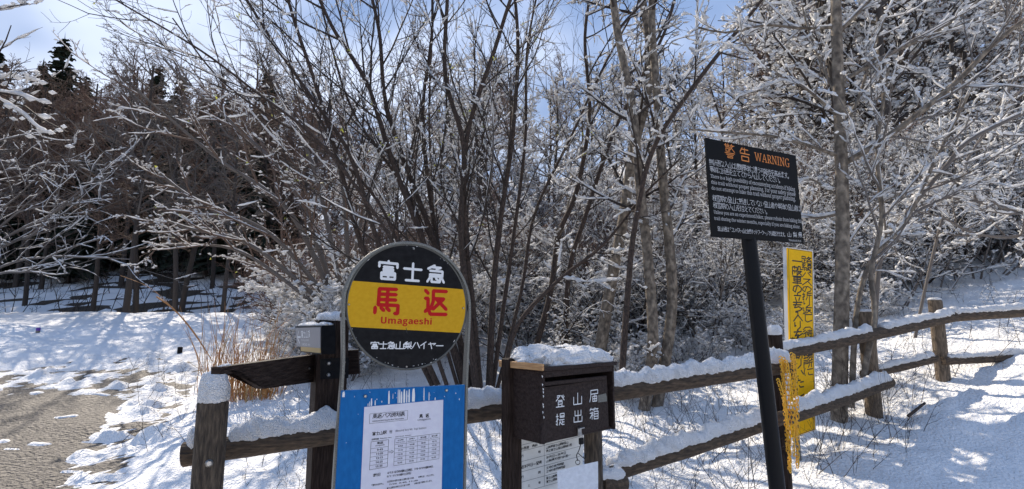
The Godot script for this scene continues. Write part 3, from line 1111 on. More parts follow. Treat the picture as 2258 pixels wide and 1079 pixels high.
	latin(mb, "7/26  9:40, 11:40", z.call(380, 1022, 694, 976, 379, 1039, 693, 993), 0, 0, 1, 1, "Droid Sans", true)
	ink(mb, "富士山駅行の時は土日に返りの時、以下の時に返り待機いたします。", z.call(358, 1062, 860, 975, 357, 1079, 859, 992), 0, 0, 1, 1, 0.15)
	build(mb, "print", M.ink, sheet)


# ---------------------------------------------------------------- the dark wooden signpost
func signpost() -> void:
	var b := P(728, 760, 2.55)
	var foot := Vector3(b.x, hill(b.x, b.z), b.z)
	var t := thing("signpost", "dark brown wooden trail signpost with a pointed arm, behind the bus stop frame", "signpost", foot)
	var top := P(728, 706, 2.55).y
	var yaw := Basis(Vector3.UP, deg_to_rad(30.0))
	var mb := MB.new()
	var h := top - foot.y + 0.1
	mb.box(Vector3(b.x, top - h * 0.5, b.z), yaw, Vector3(0.135, h, 0.135), 0.006)
	build(mb, "post", M.stain, t)
	# long pointed arm, its end coming towards the camera
	var an := (Vector3.UP.cross(Vector3(0.06, 0, -0.66))).normalized()
	if an.z < 0: an = -an
	var pa := P(690, 783, 2.5)
	var pb := P(486, 810, 1.86)
	an = (pa - pb).cross(Vector3.UP).normalized()
	if an.dot(EYE - pa) < 0: an = -an
	var arm := []
	for q in [[486, 810], [697, 782], [697, 842], [583, 858], [533, 822], [486, 826]]:
		arm.append(on(q[0], q[1], pa, an))
	mb = MB.new()
	mb.slab(arm, an, 0.035)
	var a := build(mb, "arm", M.stain_arm, t)
	screw(a, on(681, 813, pa, an), an, 0.004)
	# stub of the arm behind the post
	var sa := P(772, 775, 2.66)
	var sn := yaw_normal(8.0)
	mb = MB.new()
	mb.slab([on(740, 774, sa, sn), on(789, 772, sa, sn), on(792, 825, sa, sn), on(740, 829, sa, sn)], sn, 0.035)
	build(mb, "arm_end", M.stain_arm, t)
	# dark clamp plate with four bolts
	var cn := yaw.z
	var co := Vector3(b.x, 0, b.z) + yaw.z * 0.071
	mb = MB.new()
	mb.slab([on(706, 792, co, cn), on(769, 789, co, cn), on(768, 834, co, cn), on(706, 837, co, cn)], cn, 0.006)
	var plate := build(mb, "clamp_plate", M.black, t)
	for q in [[724.5, 801.5], [757.5, 799], [724, 827], [756.5, 824]]:
		screw(plate, on(q[0], q[1], co, cn), cn, 0.009, "bolt")
	# small grey direction plate on its short box
	var go := P(708, 750, 2.40)
	var gp := P(652, 750, 2.75)
	var gn := (go - gp).cross(Vector3.UP).normalized()
	if gn.dot(EYE - go) < 0: gn = -gn
	var bx := []
	for q in [[650, 720], [709, 718], [708.5, 782], [662, 777]]:
		bx.append(on(q[0], q[1], go, gn))
	mb = MB.new()
	mb.slab(bx, gn, 0.06)
	var arm2 := build(mb, "short_arm", M.black, t)
	mb = MB.new()
	var gr := []
	for q in [[652, 723.5], [707.5, 722], [707.5, 768], [655.5, 764]]:
		gr.append(on(q[0], q[1], go, gn) + gn * 0.003)
	mb.slab(gr, gn, 0.002)
	var gpl := build(mb, "direction_plate", M.grey_plate, arm2)
	mb = MB.new()
	var oc := []
	for q in [[664, 764.8], [707.5, 768.2], [707.5, 779], [664.5, 774.5]]:
		oc.append(on(q[0], q[1], go, gn) + gn * 0.003)
	mb.slab(oc, gn, 0.002)
	build(mb, "ochre_strip", M.ochre, arm2)
	mb = MB.new()
	var gf := [gr[0], gr[1], gr[3], gr[2]]
	rule(mb, gf, 0.07, 0.5, 0.22, 0.5, 0.009)
	rule(mb, gf, 0.07, 0.5, 0.16, 0.16, 0.007, 0.0009)
	rule(mb, gf, 0.07, 0.5, 0.16, 0.84, 0.007, 0.0011)
	ink(mb, "富士山頂", gf, 0.25, 0.16, 0.62, 0.5, 0.14)
	latin(mb, "Mt. Fuji summit", gf, 0.25, 0.58, 0.56, 0.74)
	latin(mb, "1450 m", gf, 0.25, 0.8, 0.6, 0.94)
	build(mb, "lettering", M.white, arm2)
	lay(mound(Vector3(b.x, top + 0.004, b.z), yaw.x * 0.062, yaw.z * 0.066, 0.03, 0.5, 1.0, 10, 32), "thin snow pad on top of the dark signpost", Vector3(b.x, top, b.z))
	var s0: Vector3 = bx[0].lerp(bx[1], 0.5) - gn * 0.03 + Vector3(0, 0.002, 0)
	lay(mound(s0, (bx[1] - bx[0]) * 0.52, gn * 0.028, 0.016, 0.5, 2.0, 8, 32), "strip of snow on the small grey direction plate", s0)
	var line := curve([on(490, 809.5, pa, an) - an * 0.018, on(520, 805.5, pa, an) - an * 0.018], 0.01)
	lay(ridge(line, 0.010, 0.006, 3.0), "dab of snow on the tip of the signpost arm", line[2])


# ---------------------------------------------------------------- registration box, its posts and notice
func registration_box() -> void:
	var nn := yaw_normal(42.0)
	var right := Vector3.UP.cross(nn).normalized()
	var c := on(1195, 900, P(1195, 900, 2.2), nn)
	var tl := on(1197, 819, c, nn)
	var tr := on(1354, 796, c, nn)
	var bl := on(1190, 983, c, nn)
	var br := on(1347, 942, c, nn)
	var deep := 0.235
	var b := Basis(right, Vector3.UP, nn)
	var wide := (tr - tl).dot(right)
	var high := tl.y - bl.y
	var mid := (tl + tr) * 0.5
	var t := thing("registration_box", "dark brown wooden climbing registration box under a thick snow cap", "mailbox", Vector3(mid.x, bl.y, mid.z) - nn * deep * 0.5)
	var mb := MB.new()
	# carcass: back, sides, floor, so that the slot under the roof is a real hollow
	var th := 0.012
	var centre := Vector3(mid.x, tl.y - high * 0.5, mid.z) - nn * deep * 0.5
	mb.box(centre - right * (wide - th) * 0.5, b, Vector3(th, high, deep), 0.002)
	build(mb, "side_panel", M.box, t)
	mb = MB.new()
	mb.box(centre + right * (wide - th) * 0.5, b, Vector3(th, high, deep), 0.002)
	build(mb, "side_panel", M.box, t)
	mb = MB.new()
	mb.box(centre - nn * (deep - th) * 0.5, b, Vector3(wide - th * 2 - 0.002, high, th), 0.002)
	build(mb, "back_panel", M.box, t)
	mb = MB.new()
	mb.box(centre - Vector3(0, (high - th) * 0.5, 0), b, Vector3(wide - th * 2 - 0.002, th, deep - th - 0.02), 0.002)
	build(mb, "floor_panel", M.box, t)
	mb = MB.new()
	mb.box(centre + Vector3(0, high * 0.5 + 0.008, 0) + nn * 0.004, b, Vector3(wide + 0.01, 0.016, deep + 0.02), 0.002)
	build(mb, "roof", M.box, t)
	mb = MB.new()
	mb.box(centre + Vector3(0, high * 0.5 - 0.014, 0) + nn * (deep * 0.5 - 0.008), b, Vector3(wide - th * 2 - 0.002, 0.026, 0.014), 0.002)
	build(mb, "lintel", M.box, t)
	# door with painted characters
	var d0 := on(1202, 856, c, nn)
	var d1 := on(1343, 836, c, nn)
	var d2 := on(1192, 980, c, nn)
	var d3 := on(1341, 941, c, nn)
	var up := nn * 0.004
	mb = MB.new()
	mb.slab([d0 - nn * 0.012, d1 - nn * 0.012, d3 + up, d2 + up], (d1 - d0).cross(d0 - d2).normalized() if (d1 - d0).cross(d0 - d2).dot(nn) > 0 else -(d1 - d0).cross(d0 - d2).normalized(), 0.012)
	var door := build(mb, "door", M.box, t)
	mb = MB.new()
	var e0 := on(1200, 845, c, nn)
	var e1 := on(1338, 829, c, nn)
	mb.box((e0 + e1) * 0.5 + Vector3(0, -0.006, 0) - nn * 0.006, b, Vector3((e1 - e0).length(), 0.016, 0.014), 0.002)
	build(mb, "flap_bar", M.box, t)
	var f := [d0 - nn * 0.012, d1 - nn * 0.012, d2 + up, d3 + up]
	var fr := func(x0, y0, w, h): 
		var q := []
		for e in [[x0, y0], [x0 + w, y0 - w * 0.14], [x0, y0 + h], [x0 + w, y0 + h - w * 0.14]]:
			q.append(on(e[0], e[1], f[0], face_of(f)))
		return q
	mb = MB.new()
	var z := 2.8475
	for e in [["登", 415, 496], ["山", 525, 480], ["届", 626, 462], ["提", 415, 610], ["出", 527, 590], ["箱", 628, 573]]:
		ink(mb, e[0], fr.call(1080 + e[1] / z, 700 + e[2] / z, 18.5, 24.5), 0, 0, 1, 1, 0.09, false, 0.95)
	build(mb, "lettering", M.white, door)
	mb = MB.new()
	var st = fr.call(1080 + 678 / z, 700 + 485 / z, 20, 18)
	mb.poly([at_uv(st, 0, 0.1) + up * 0.2, at_uv(st, 0.9, 0) + up * 0.2, at_uv(st, 1, 0.55) + up * 0.2, at_uv(st, 1, 1) + up * 0.2, at_uv(st, 0.05, 1) + up * 0.2], face_of(f))
	build(mb, "torn_sticker", M.steel, door)
	# hasp and padlock at the lower edge
	mb = MB.new()
	var h0 := on(1275, 952, c, nn)
	mb.box(h0 + nn * 0.008, b, Vector3(0.022, 0.034, 0.003), 0.0006)
	mb.box(h0 + nn * 0.016 + Vector3(0.0, 0.016, 0), b, Vector3(0.03, 0.004, 0.014), 0.0006)
	build(mb, "hasp", M.bolt, door)
	mb = MB.new()
	for k in 9:
		var p := on(1197 + rng.randf_range(-2, 2), lerpf(838, 925, k / 8.0) + rng.randf_range(-5, 5), c, nn)
		mb.tri(p + nn * 0.001, p + nn * 0.001 + Vector3(0.003, 0.008, 0), p + nn * 0.001 + Vector3(-0.002, 0.012, 0), nn)
	tag(build(mb, "paint_chips", M.white, t), "", "", "", "stuff")
	# raw timber batten along the near roof edge
	mb = MB.new()
	mb.box(centre + Vector3(0, high * 0.5 + 0.0165, 0) - right * (wide * 0.5 + 0.012), b, Vector3(0.012, 0.027, deep + 0.03), 0.002)
	tag(build(mb, "roof_batten", M.raw_wood, t), "unpainted pale timber batten")
	var sc := centre + Vector3(0, high * 0.5 + 0.022, 0) + right * 0.012 - nn * 0.01
	lay(mound(sc, right * wide * 0.51, nn * deep * 0.54, 0.062, 0.42, 4.0, 22, 110), "thick snow cap on the roof of the dark registration box", sc)
	# padlock hangs from the hasp, plastic sleeve hangs below it
	var k0 := h0 + nn * 0.016 + Vector3(0, -0.022, 0)
	var lock := thing("padlock", "small black padlock hanging under the registration box door", "padlock", k0 - Vector3(0, 0.03, 0))
	mb = MB.new()
	mb.box(k0 - Vector3(0, 0.014, 0), b, Vector3(0.024, 0.026, 0.012), 0.003)
	build(mb, "lock_body", M.pipe, lock)
	mb = MB.new()
	var sh := PackedVector3Array()
	for k in 9:
		var a := PI * k / 8.0
		sh.append(k0 + right * cos(a) * 0.007 + Vector3(0, sin(a) * 0.018, 0))
	mb.tube(sh, radii(9, 0.0016, 0.0016), 6)
	build(mb, "shackle", M.bolt, lock)
	# posts at the back corners
	for e in [[1128, 2.36, 0.075], [1306, 2.62, 0.085]]:
		var q := P(e[0], 880, e[1])
		var y1: float = P(e[0], 790 if e[0] < 1200 else 940, e[1]).y
		var foot := Vector3(q.x, hill(q.x, q.z) - 0.1, q.z)
		var hh := y1 - foot.y
		mb = MB.new()
		if e[0] < 1200:
			mb.box(foot + Vector3(0, hh * 0.5, 0), b, Vector3(e[2], hh, 0.05), 0.004)
		else:
			mb.tube(PackedVector3Array([foot, foot + Vector3(0, hh, 0)]), PackedFloat32Array([e[2] * 0.5, e[2] * 0.5]), 16, true)
		build(mb, "support_post", M.stain if e[0] < 1200 else M.post, t)
	# white construction notice between the posts
	var no := P(1148, 1000, 2.37)
	var n2 := yaw_normal(33.0)
	var q0 := on(1145, 968, no, n2)
	var q1 := on(1287, 938, no, n2)
	var q2 := on(1143, 1160, no, n2)
	var q3 := on(1283, 1110, no, n2)
	var nt := thing("notice", "white printed table notice on a board under the registration box", "notice", (q2 + q3) * 0.5)
	mb = MB.new()
	mb.slab([q0, q1, q3, q2], n2, 0.006)
	build(mb, "notice_panel", M.form, nt)
	var zz := func(x0, y0, x1, y1, x2, y2, x3, y3):
		var q := []
		for e in [[x0, y0], [x1, y1], [x2, y2], [x3, y3]]:
			q.append(on(1100 + e[0] / 6.786, 920 + e[1] / 6.786, no, n2))
		return q
	mb = MB.new()
	var rowsf = zz.call(310, 515, 1210, 285, 316, 1140, 1210, 890)
	for k in 5:
		rule(mb, rowsf, 0, k * 0.247 + 0.01, 1, k * 0.247 + 0.01, 0.0012)
	rule(mb, rowsf, 0, -0.14, 1, -0.13, 0.0012)
	rule(mb, rowsf, 0.39, -0.14, 0.39, 1, 0.0012, 0.0009)
	ink(mb, "行", rowsf, 0.02, 0.10, 0.06, 0.16, 0.16)
	ink(mb, "地", rowsf, 0.29, 0.10, 0.33, 0.16, 0.16)
	ink(mb, "返年月日〜登県", rowsf, 0.02, 0.36, 0.35, 0.43, 0.16)
	ink(mb, "行", rowsf, 0.02, 0.60, 0.06, 0.66, 0.16)
	ink(mb, "時", rowsf, 0.29, 0.60, 0.33, 0.66, 0.16)
	ink(mb, "土", rowsf, 0.12, 0.85, 0.16, 0.90, 0.16)
	ink(mb, "者", rowsf, 0.29, 0.85, 0.33, 0.90, 0.16)
	ink(mb, "計画者 県前", rowsf, 0.02, -0.08, 0.28, -0.02, 0.16)
	for k in 4:
		ink(mb, ["山梨県富士山駅前登山", "年月日〜年月日", "土地の自然時間", "富士山梨県路線"][k], rowsf, 0.42, 0.05 + k * 0.247, 0.42 + [0.38, 0.34, 0.3, 0.25][k], 0.105 + k * 0.247, 0.16)
		ink(mb, ["県立富士山登山路線計画", "山梨県可運行計画一", "土地の自然時所間", "富士山駅前"][k], rowsf, 0.42, 0.135 + k * 0.247, 0.42 + [0.44, 0.42, 0.32, 0.2][k], 0.19 + k * 0.247, 0.16)
	build(mb, "print", M.ink, nt)
	# clear plastic sleeve on a cord
	var so := P(1270, 1040, 2.28)
	var s2 := yaw_normal(24.0)
	var sl := thing("document_sleeve", "blank white plastic document sleeve hung on a black cord below the padlock", "document sleeve", on(1275, 1130, so, s2))
	var rows := []
	for j in 13:
		var row := PackedVector3Array()
		for k in 13:
			var u := k / 12.0
			var v := j / 12.0
			var p := on(lerpf(lerpf(1230, 1317, u), lerpf(1234, 1318, u), v), lerpf(lerpf(1040, 1017, u), lerpf(1150, 1130, u), v), so, s2)
			row.append(p + s2 * (sin(u * 9.0 + v * 2.0) * 0.0025 * v + 0.012 * u * u - 0.006))
		rows.append(row)
	mb = MB.new()
	mb.sheet(rows, false, s2, false)
	build(mb, "sleeve", M.sleeve, sl)
	mb = MB.new()
	var ty := on(1274, 1022, so, s2)
	var cord := curve([k0 - Vector3(0, 0.02, 0), k0 + Vector3(-0.012, -0.05, 0.01), ty + Vector3(-0.004, 0.03, 0), ty + Vector3(0, 0.01, 0.004)], 0.008)
	mb.tube(cord, radii(cord.size(), 0.002, 0.002), 6)
	cord = curve([k0 + Vector3(-0.014, -0.06, 0.01), on(1290, 1012, so, s2), on(1292, 1000, so, s2)], 0.008)
	mb.tube(cord, radii(cord.size(), 0.0016, 0.0016), 6)
	build(mb, "cord", M.pipe, sl)
	mb = MB.new()
	var rg := PackedVector3Array()
	for k in 13:
		var a := TAU * k / 12.0
		rg.append(ty + Vector3(cos(a) * 0.009, sin(a) * 0.009 + 0.004, 0.002))
	mb.tube(rg, radii(13, 0.0014, 0.0014), 6)
	build(mb, "ring", M.pipe, sl)


# ---------------------------------------------------------------- warning sign, yellow sign, chain
func warning_sign() -> void:
	var nn := yaw_normal(26.0)
	var o := P(1665, 430, 2.45)
	var pts := [on(1555.5, 304, o, nn), on(1755, 343, o, nn), on(1773, 537, o, nn), on(1570.5, 522, o, nn)]
	var foot := P(1722, 1150, 2.36)
	foot.y = hill(foot.x, foot.z) - 0.1
	var t := thing("warning_sign", "black warning sign with orange heading on a leaning black pipe", "warning sign", foot)
	var mb := MB.new()
	mb.slab(pts, nn, 0.008)
	var plate := build(mb, "sign_plate", M.plate, t)
	mb = MB.new()
	var top := on(1660, 440, o, nn) - nn * 0.045
	var low := P(1714, 1079, 2.40)
	var dir := (low - top).normalized()
	var end := top + dir * ((foot.y - top.y) / dir.y)
	mb.tube(PackedVector3Array([top, end]), PackedFloat32Array([0.033, 0.033]), 24, true)
	build(mb, "pipe", M.pipe, t)
	var f := [pts[0], pts[1], pts[3], pts[2]]
	# text frames are read in the enlarged photograph (scale 3.853, corner 1530, 280)
	var z := func(x0, y0, x1, y1, h0, h1):
		var q := []
		for e in [[x0, y0], [x1, y1], [x0 + h0 * 0.085, y0 + h0], [x1 + h1 * 0.085, y1 + h1]]:
			q.append(on(1530 + e[0] / 3.853, 280 + e[1] / 3.853, o, nn))
		return q
	mb = MB.new()
	ink(mb, "警", z.call(258, 138, 340, 153, 118, 118), 0, 0, 1, 1, 0.06, false, 1.0)
	ink(mb, "告", z.call(390, 173, 468, 190, 108, 108), 0, 0, 1, 1, 0.085, false, 1.0)
	latin(mb, "WARNING", z.call(512, 213, 808, 272, 72, 74), 0, 0, 1, 1, "Droid Serif")
	build(mb, "orange_heading", M.orange, plate)
	mb = MB.new()
	ink(mb, "無計画な入山は遭難事故に遭う可能性を高めます。", z.call(128, 272, 822, 394, 46, 50), 0, 0, 1, 1, 0.075, false, 0.95)
	ink(mb, "事前に計画を立ててから入山してください。", z.call(134, 334, 748, 430, 46, 50), 0, 0, 1, 1, 0.075, false, 0.95)
	latin(mb, "There is a high possibility of encountering accidents if hiking", z.call(140, 400, 858, 512, 40, 48), 0, 0, 1, 1, "Droid Serif")
	latin(mb, "this trail without proper planning. For your safety please", z.call(146, 452, 862, 553, 40, 48), 0, 0, 1, 1, "Droid Serif")
	latin(mb, "do not attempt to hike this trail without proper planning.", z.call(150, 502, 862, 594, 40, 48), 0, 0, 1, 1, "Droid Serif")
	ink(mb, "積雪期の登山に熟達していない登山者や単独の登山者は、", z.call(156, 578, 935, 676, 50, 46), 0, 0, 1, 1, 0.075, false, 0.95)
	ink(mb, "積雪期の入山を控えてください。", z.call(162, 640, 640, 700, 48, 44), 0, 0, 1, 1, 0.075, false, 0.95)
	latin(mb, "Unless you are an experienced hiker, please refrain from hiking this", z.call(168, 706, 918, 786, 40, 42), 0, 0, 1, 1, "Droid Serif")
	latin(mb, "trail during the winter months, especially if you are hiking alone.", z.call(172, 760, 902, 834, 38, 40), 0, 0, 1, 1, "Droid Serif")
	ink(mb, "登山計画は「コンパス〜山と自然ネットワーク〜」でも提出できます。", z.call(200, 846, 785, 898, 36, 36), 0, 0, 1, 1, 0.085, false, 0.95)
	ink(mb, "山", z.call(796, 892, 824, 894, 40, 40), 0, 0, 1, 1, 0.10, false, 1.0)
	ink(mb, "梨", z.call(843, 894, 873, 896, 42, 42), 0, 0, 1, 1, 0.10, false, 1.0)
	ink(mb, "県", z.call(888, 897, 917, 899, 42, 42), 0, 0, 1, 1, 0.10, false, 1.0)
	latin(mb, "Yamanashi Pref.", z.call(806, 952, 912, 962, 18, 18), 0, 0, 1, 1, "Droid Serif")
	build(mb, "white_lettering", M.sign_text, plate)


func yellow_sign() -> void:
	var o := P(1770, 750, 3.95)
	var nn := yaw_normal(22.0)
	var pts := [on(1737.5, 547, o, nn), on(1792, 555, o, nn), on(1798, 948, o, nn), on(1766, 962, o, nn)]
	pts[3] = on(1747, 966, o, nn)
	var t := thing("bus_bay_sign", "tall narrow yellow sign with black vertical writing behind the fence rail", "sign", (pts[2] + pts[3]) * 0.5)
	var mb := MB.new()
	mb.slab(pts, nn, 0.012)
	var face := build(mb, "sign_face", M.sign_yellow, t)
	# pale aluminium case, wider than the face on the left
	var bo := o - nn * 0.016
	mb = MB.new()
	var ed := [on(1735, 545, bo, nn), on(1793.5, 553, bo, nn), on(1799.5, 950, bo, nn), on(1745, 970, bo, nn)]
	mb.slab(ed, nn, 0.035)
	build(mb, "case", M.alu, t)
	var f := [pts[0], pts[1], pts[3], pts[2]]
	mb = MB.new()
	rules_box(mb, f, 0.025, 0.004, 0.975, 0.996, 0.003)
	ink(mb, "路線バスの折り返し(待機)場所に", f, 0.56, 0.035, 0.93, 0.70, 0.15, true, 0.94)
	ink(mb, "一般車の立ち入りをお断りいたします。", f, 0.17, 0.045, 0.53, 0.96, 0.15, true, 0.94)
	ink(mb, "富士急山梨バス", f, 0.02, 0.485, 0.19, 0.80, 0.12, true, 0.92)
	build(mb, "lettering", M.ink, face)
	mb = MB.new()
	var q := on(1768, 955, bo, nn) - nn * 0.03
	var g := Vector3(q.x, hill(q.x, q.z) - 0.1, q.z)
	mb.tube(PackedVector3Array([g, Vector3(q.x, q.y + 1.0, q.z) - nn * 0.04]), PackedFloat32Array([0.016, 0.016]), 10, true)
	build(mb, "stake", M.steel, t)


func chain() -> void:
	var d := 3.28
	var t := thing("plastic_chain", "yellow plastic chain hanging in strands from the end of the upper fence rail", "chain", P(1742, 1030, d))
	var mb := MB.new()
	var loop := PackedVector3Array()
	for k in 13:
		var a := TAU * k / 12.0
		loop.append(Vector3(cos(a) * 0.0085, sin(a) * 0.009 + signf(sin(a)) * 0.0095, 0))
	mb.tube(loop, radii(13, 0.0029, 0.0029), 5)
	var link := mb.mesh(Vector3.ZERO)
	var first := gpos(t)
	rng.seed = 5
	for e in [[[1722, 793], [1734, 900], [1743, 1036], 0], [[1729, 795], [1741, 900], [1741, 1030], 0.02], [[1746, 785], [1752, 880], [1756, 965], 0.0], [[1751, 788], [1758, 880], [1759, 1026], 0.015], [[1717, 842], [1729, 885], [1737, 940], -0.02], [[1736, 802], [1748, 900], [1751, 1000], -0.025], [[1726, 800], [1730, 890], [1737, 990], 0.03]]:
		var line := curve([P(e[0][0], e[0][1], d + e[3]), P(e[1][0], e[1][1], d + e[3] + 0.01), P(e[2][0], e[2][1], d + e[3])], 0.0262)
		for k in line.size():
			var o := MeshInstance3D.new()
			o.name = "link" if not t.has_node("link") else "link_%03d" % (t.get_child_count())
			t.add_child(o, true)
			o.mesh = link
			o.material_override = M.chain
			var dn := (line[mini(k + 1, line.size() - 1)] - line[maxi(k - 1, 0)]).normalized()
			var x := dn.cross(Vector3(0, 0, 1)).normalized().rotated(dn, (PI / 2 if k % 2 else 0.0) + rng.randf_range(-0.5, 0.5) + e[3] * 20.0)
			o.transform = Transform3D(Basis(x, dn, x.cross(dn)), line[k] - first)


# ---------------------------------------------------------------- the log fence
func log_part(parent: Node, a: Vector3, b: Vector3, r0: float, r1: float, called := "rail", mat: Material = M.log) -> void:
	var mb := MB.new()
	var line := curve([a, a.lerp(b, 0.5) + Vector3(0, -0.006, 0), b], 0.12)
	var rad := radii(line.size(), r0, r1)
	for k in rad.size():
		rad[k] *= 1.0 + lumps.get_noise_3d(line[k].x * 60.0, line[k].y * 60.0, line[k].z * 60.0) * 0.08
	var dir := (b - a).normalized()
	line.insert(0, line[0] - dir * 0.006)
	rad.insert(0, r0 * 0.88)
	line.append(line[line.size() - 1] + dir * 0.006)
	rad.append(r1 * 0.88)
	mb.tube(line, rad, 20, true)
	# turned so that the grain runs along the log
	var o := build(mb, called, mat, parent)
	o.name = o.name


func rail_snow(a: Vector3, b: Vector3, s0: float, s1: float, r: float, high: float, seed_: float, label: String) -> void:
	var line := curve([a.lerp(b, s0) + Vector3(0, r * 0.80, 0), a.lerp(b, s1) + Vector3(0, r * 0.80, 0)], 0.011)
	lay(ridge(line, r * 0.92, high, seed_), label, line[line.size() / 2])


func post_part(parent: Node, px: float, top: float, d: float, r: float, mat: Material) -> Vector3:
	var p := P(px, top, d)
	var foot := Vector3(p.x, hill(p.x, p.z) - 0.15, p.z)
	var mb := MB.new()
	mb.tube(PackedVector3Array([foot, foot.lerp(p, 0.5), p - Vector3(0, 0.012, 0), p]), PackedFloat32Array([r * 1.03, r, r, r * 0.86]), 22, true)
	build(mb, "post", mat, parent)
	return p


func fences() -> void:
	var a := P(404, 1003, 2.28)
	var b := P(1742, 806, 3.42)
	var t := thing("log_fence", "brown log fence running from the near left post to the yellow chain", "fence", Vector3(-1.2, 0.1, -2.2))
	var p0 := post_part(t, 470, 882, 2.16, 0.055, M.post)
	var fwd := (EYE - p0)
	fwd.y = 0
	fwd = fwd.normalized()
	screw(t, P(461, 1015, 2.16) + fwd * 0.054, fwd, 0.014, "bolt")
	log_part(t, a, b, 0.047, 0.046)
	post_part(t, 1709, 735, 3.50, 0.042, M.stain)
	var la := P(1332, 1050, 2.86)
	var lb := P(1730, 920, 3.46)
	log_part(t, la, lb, 0.040, 0.042)
	var lc := P(1712, 930, 3.50)
	var ld := P(1962, 843, 4.25)
	log_part(t, lc, ld, 0.044, 0.042)
	# short log end low at the box post
	var le := P(1325, 1068, 2.66)
	var lf := P(1372, 1066, 2.75)
	log_part(t, le, lf, 0.045, 0.045)
	lay(mound(P(470, 877, 2.16), Vector3(0.055, 0, 0), Vector3(0, 0, 0.055), 0.092, 0.95, 6.0, 16, 44), "tall lump of snow on the near left fence post", P(470, 880, 2.16))
	rail_snow(a, b, 0.002, 0.044, 0.047, 0.062, 1.0, "snow on the stub of rail left of the near fence post")
	rail_snow(a, b, 0.048, 0.46, 0.047, 0.055, 2.0, "ridge of snow on the upper rail between the near post and the registration box")
	rail_snow(a, b, 0.55, 0.995, 0.046, 0.058, 3.0, "ridge of snow on the upper rail between the registration box and the yellow chain")
	rail_snow(la, lb, 0.02, 0.93, 0.041, 0.055, 4.0, "ridge of snow on the lower rail between the box post and the black pipe")
	rail_snow(lc, ld, 0.12, 0.97, 0.043, 0.055, 5.0, "ridge of snow on the lower rail in front of the yellow sign")
	lay(mound(le.lerp(lf, 0.5) + Vector3(0, 0.036, 0), (lf - le) * 0.6, Vector3(0, 0, 0.045), 0.04, 0.7, 7.0, 10, 32), "small mound of snow on the log end at the box post", le)
	var u := thing("log_fence", "weathered log fence farther right, climbing past the grey tree trunk", "fence", P(1915, 900, 4.35))
	var a2 := P(1690, 786, 3.75)
	var b2 := P(2103, 699, 4.62)
	var c2 := P(2083, 700, 4.66)
	var d2 := P(2420, 676, 5.15)
	post_part(u, 1908, 688, 4.34, 0.058, M.post_grey)
	post_part(u, 2062, 662, 4.68, 0.052, M.post_grey)
	post_part(u, 2330, 640, 5.1, 0.052, M.post_grey)
	log_part(u, a2, b2, 0.043, 0.043)
	log_part(u, c2, d2, 0.042, 0.042)
	var a3 := P(1905, 826, 4.30)
	var b3 := P(2062, 790, 4.60)
	var c3 := P(2080, 796, 4.63)
	var d3 := P(2420, 776, 5.1)
	log_part(u, a3, b3, 0.036, 0.036)
	log_part(u, c3, d3, 0.036, 0.036)
	rail_snow(a2, b2, 0.03, 0.50, 0.043, 0.036, 8.0, "snow on the far upper rail behind the yellow sign")
	rail_snow(a2, b2, 0.56, 0.99, 0.043, 0.036, 9.0, "snow on the far upper rail between the two grey posts")
	rail_snow(c2, d2, 0.02, 0.98, 0.042, 0.034, 10.0, "snow on the far upper rail right of the last grey post")
	rail_snow(a3, b3, 0.1, 0.97, 0.036, 0.032, 11.0, "snow on the far lower rail between the two grey posts")
	rail_snow(c3, d3, 0.02, 0.98, 0.036, 0.032, 12.0, "snow on the far lower rail right of the last grey post")
	lay(mound(P(2062, 661, 4.68), Vector3(0.05, 0, 0), Vector3(0, 0, 0.05), 0.018, 0.9, 13.0, 8, 28), "thin snow cap on the rightmost visible fence post", P(2062, 661, 4.68))
	lay(mound(P(1908, 687, 4.34), Vector3(0.055, 0, 0), Vector3(0, 0, 0.055), 0.02, 0.9, 14.0, 8, 28), "thin snow cap on the fence post behind the saplings", P(1908, 687, 4.34))
	lay(mound(P(1709, 734, 3.50), Vector3(0.044, 0, 0), Vector3(0, 0, 0.044), 0.05, 0.9, 15.0, 10, 28), "snow cap on the fence post behind the black pipe", P(1709, 734, 3.50))


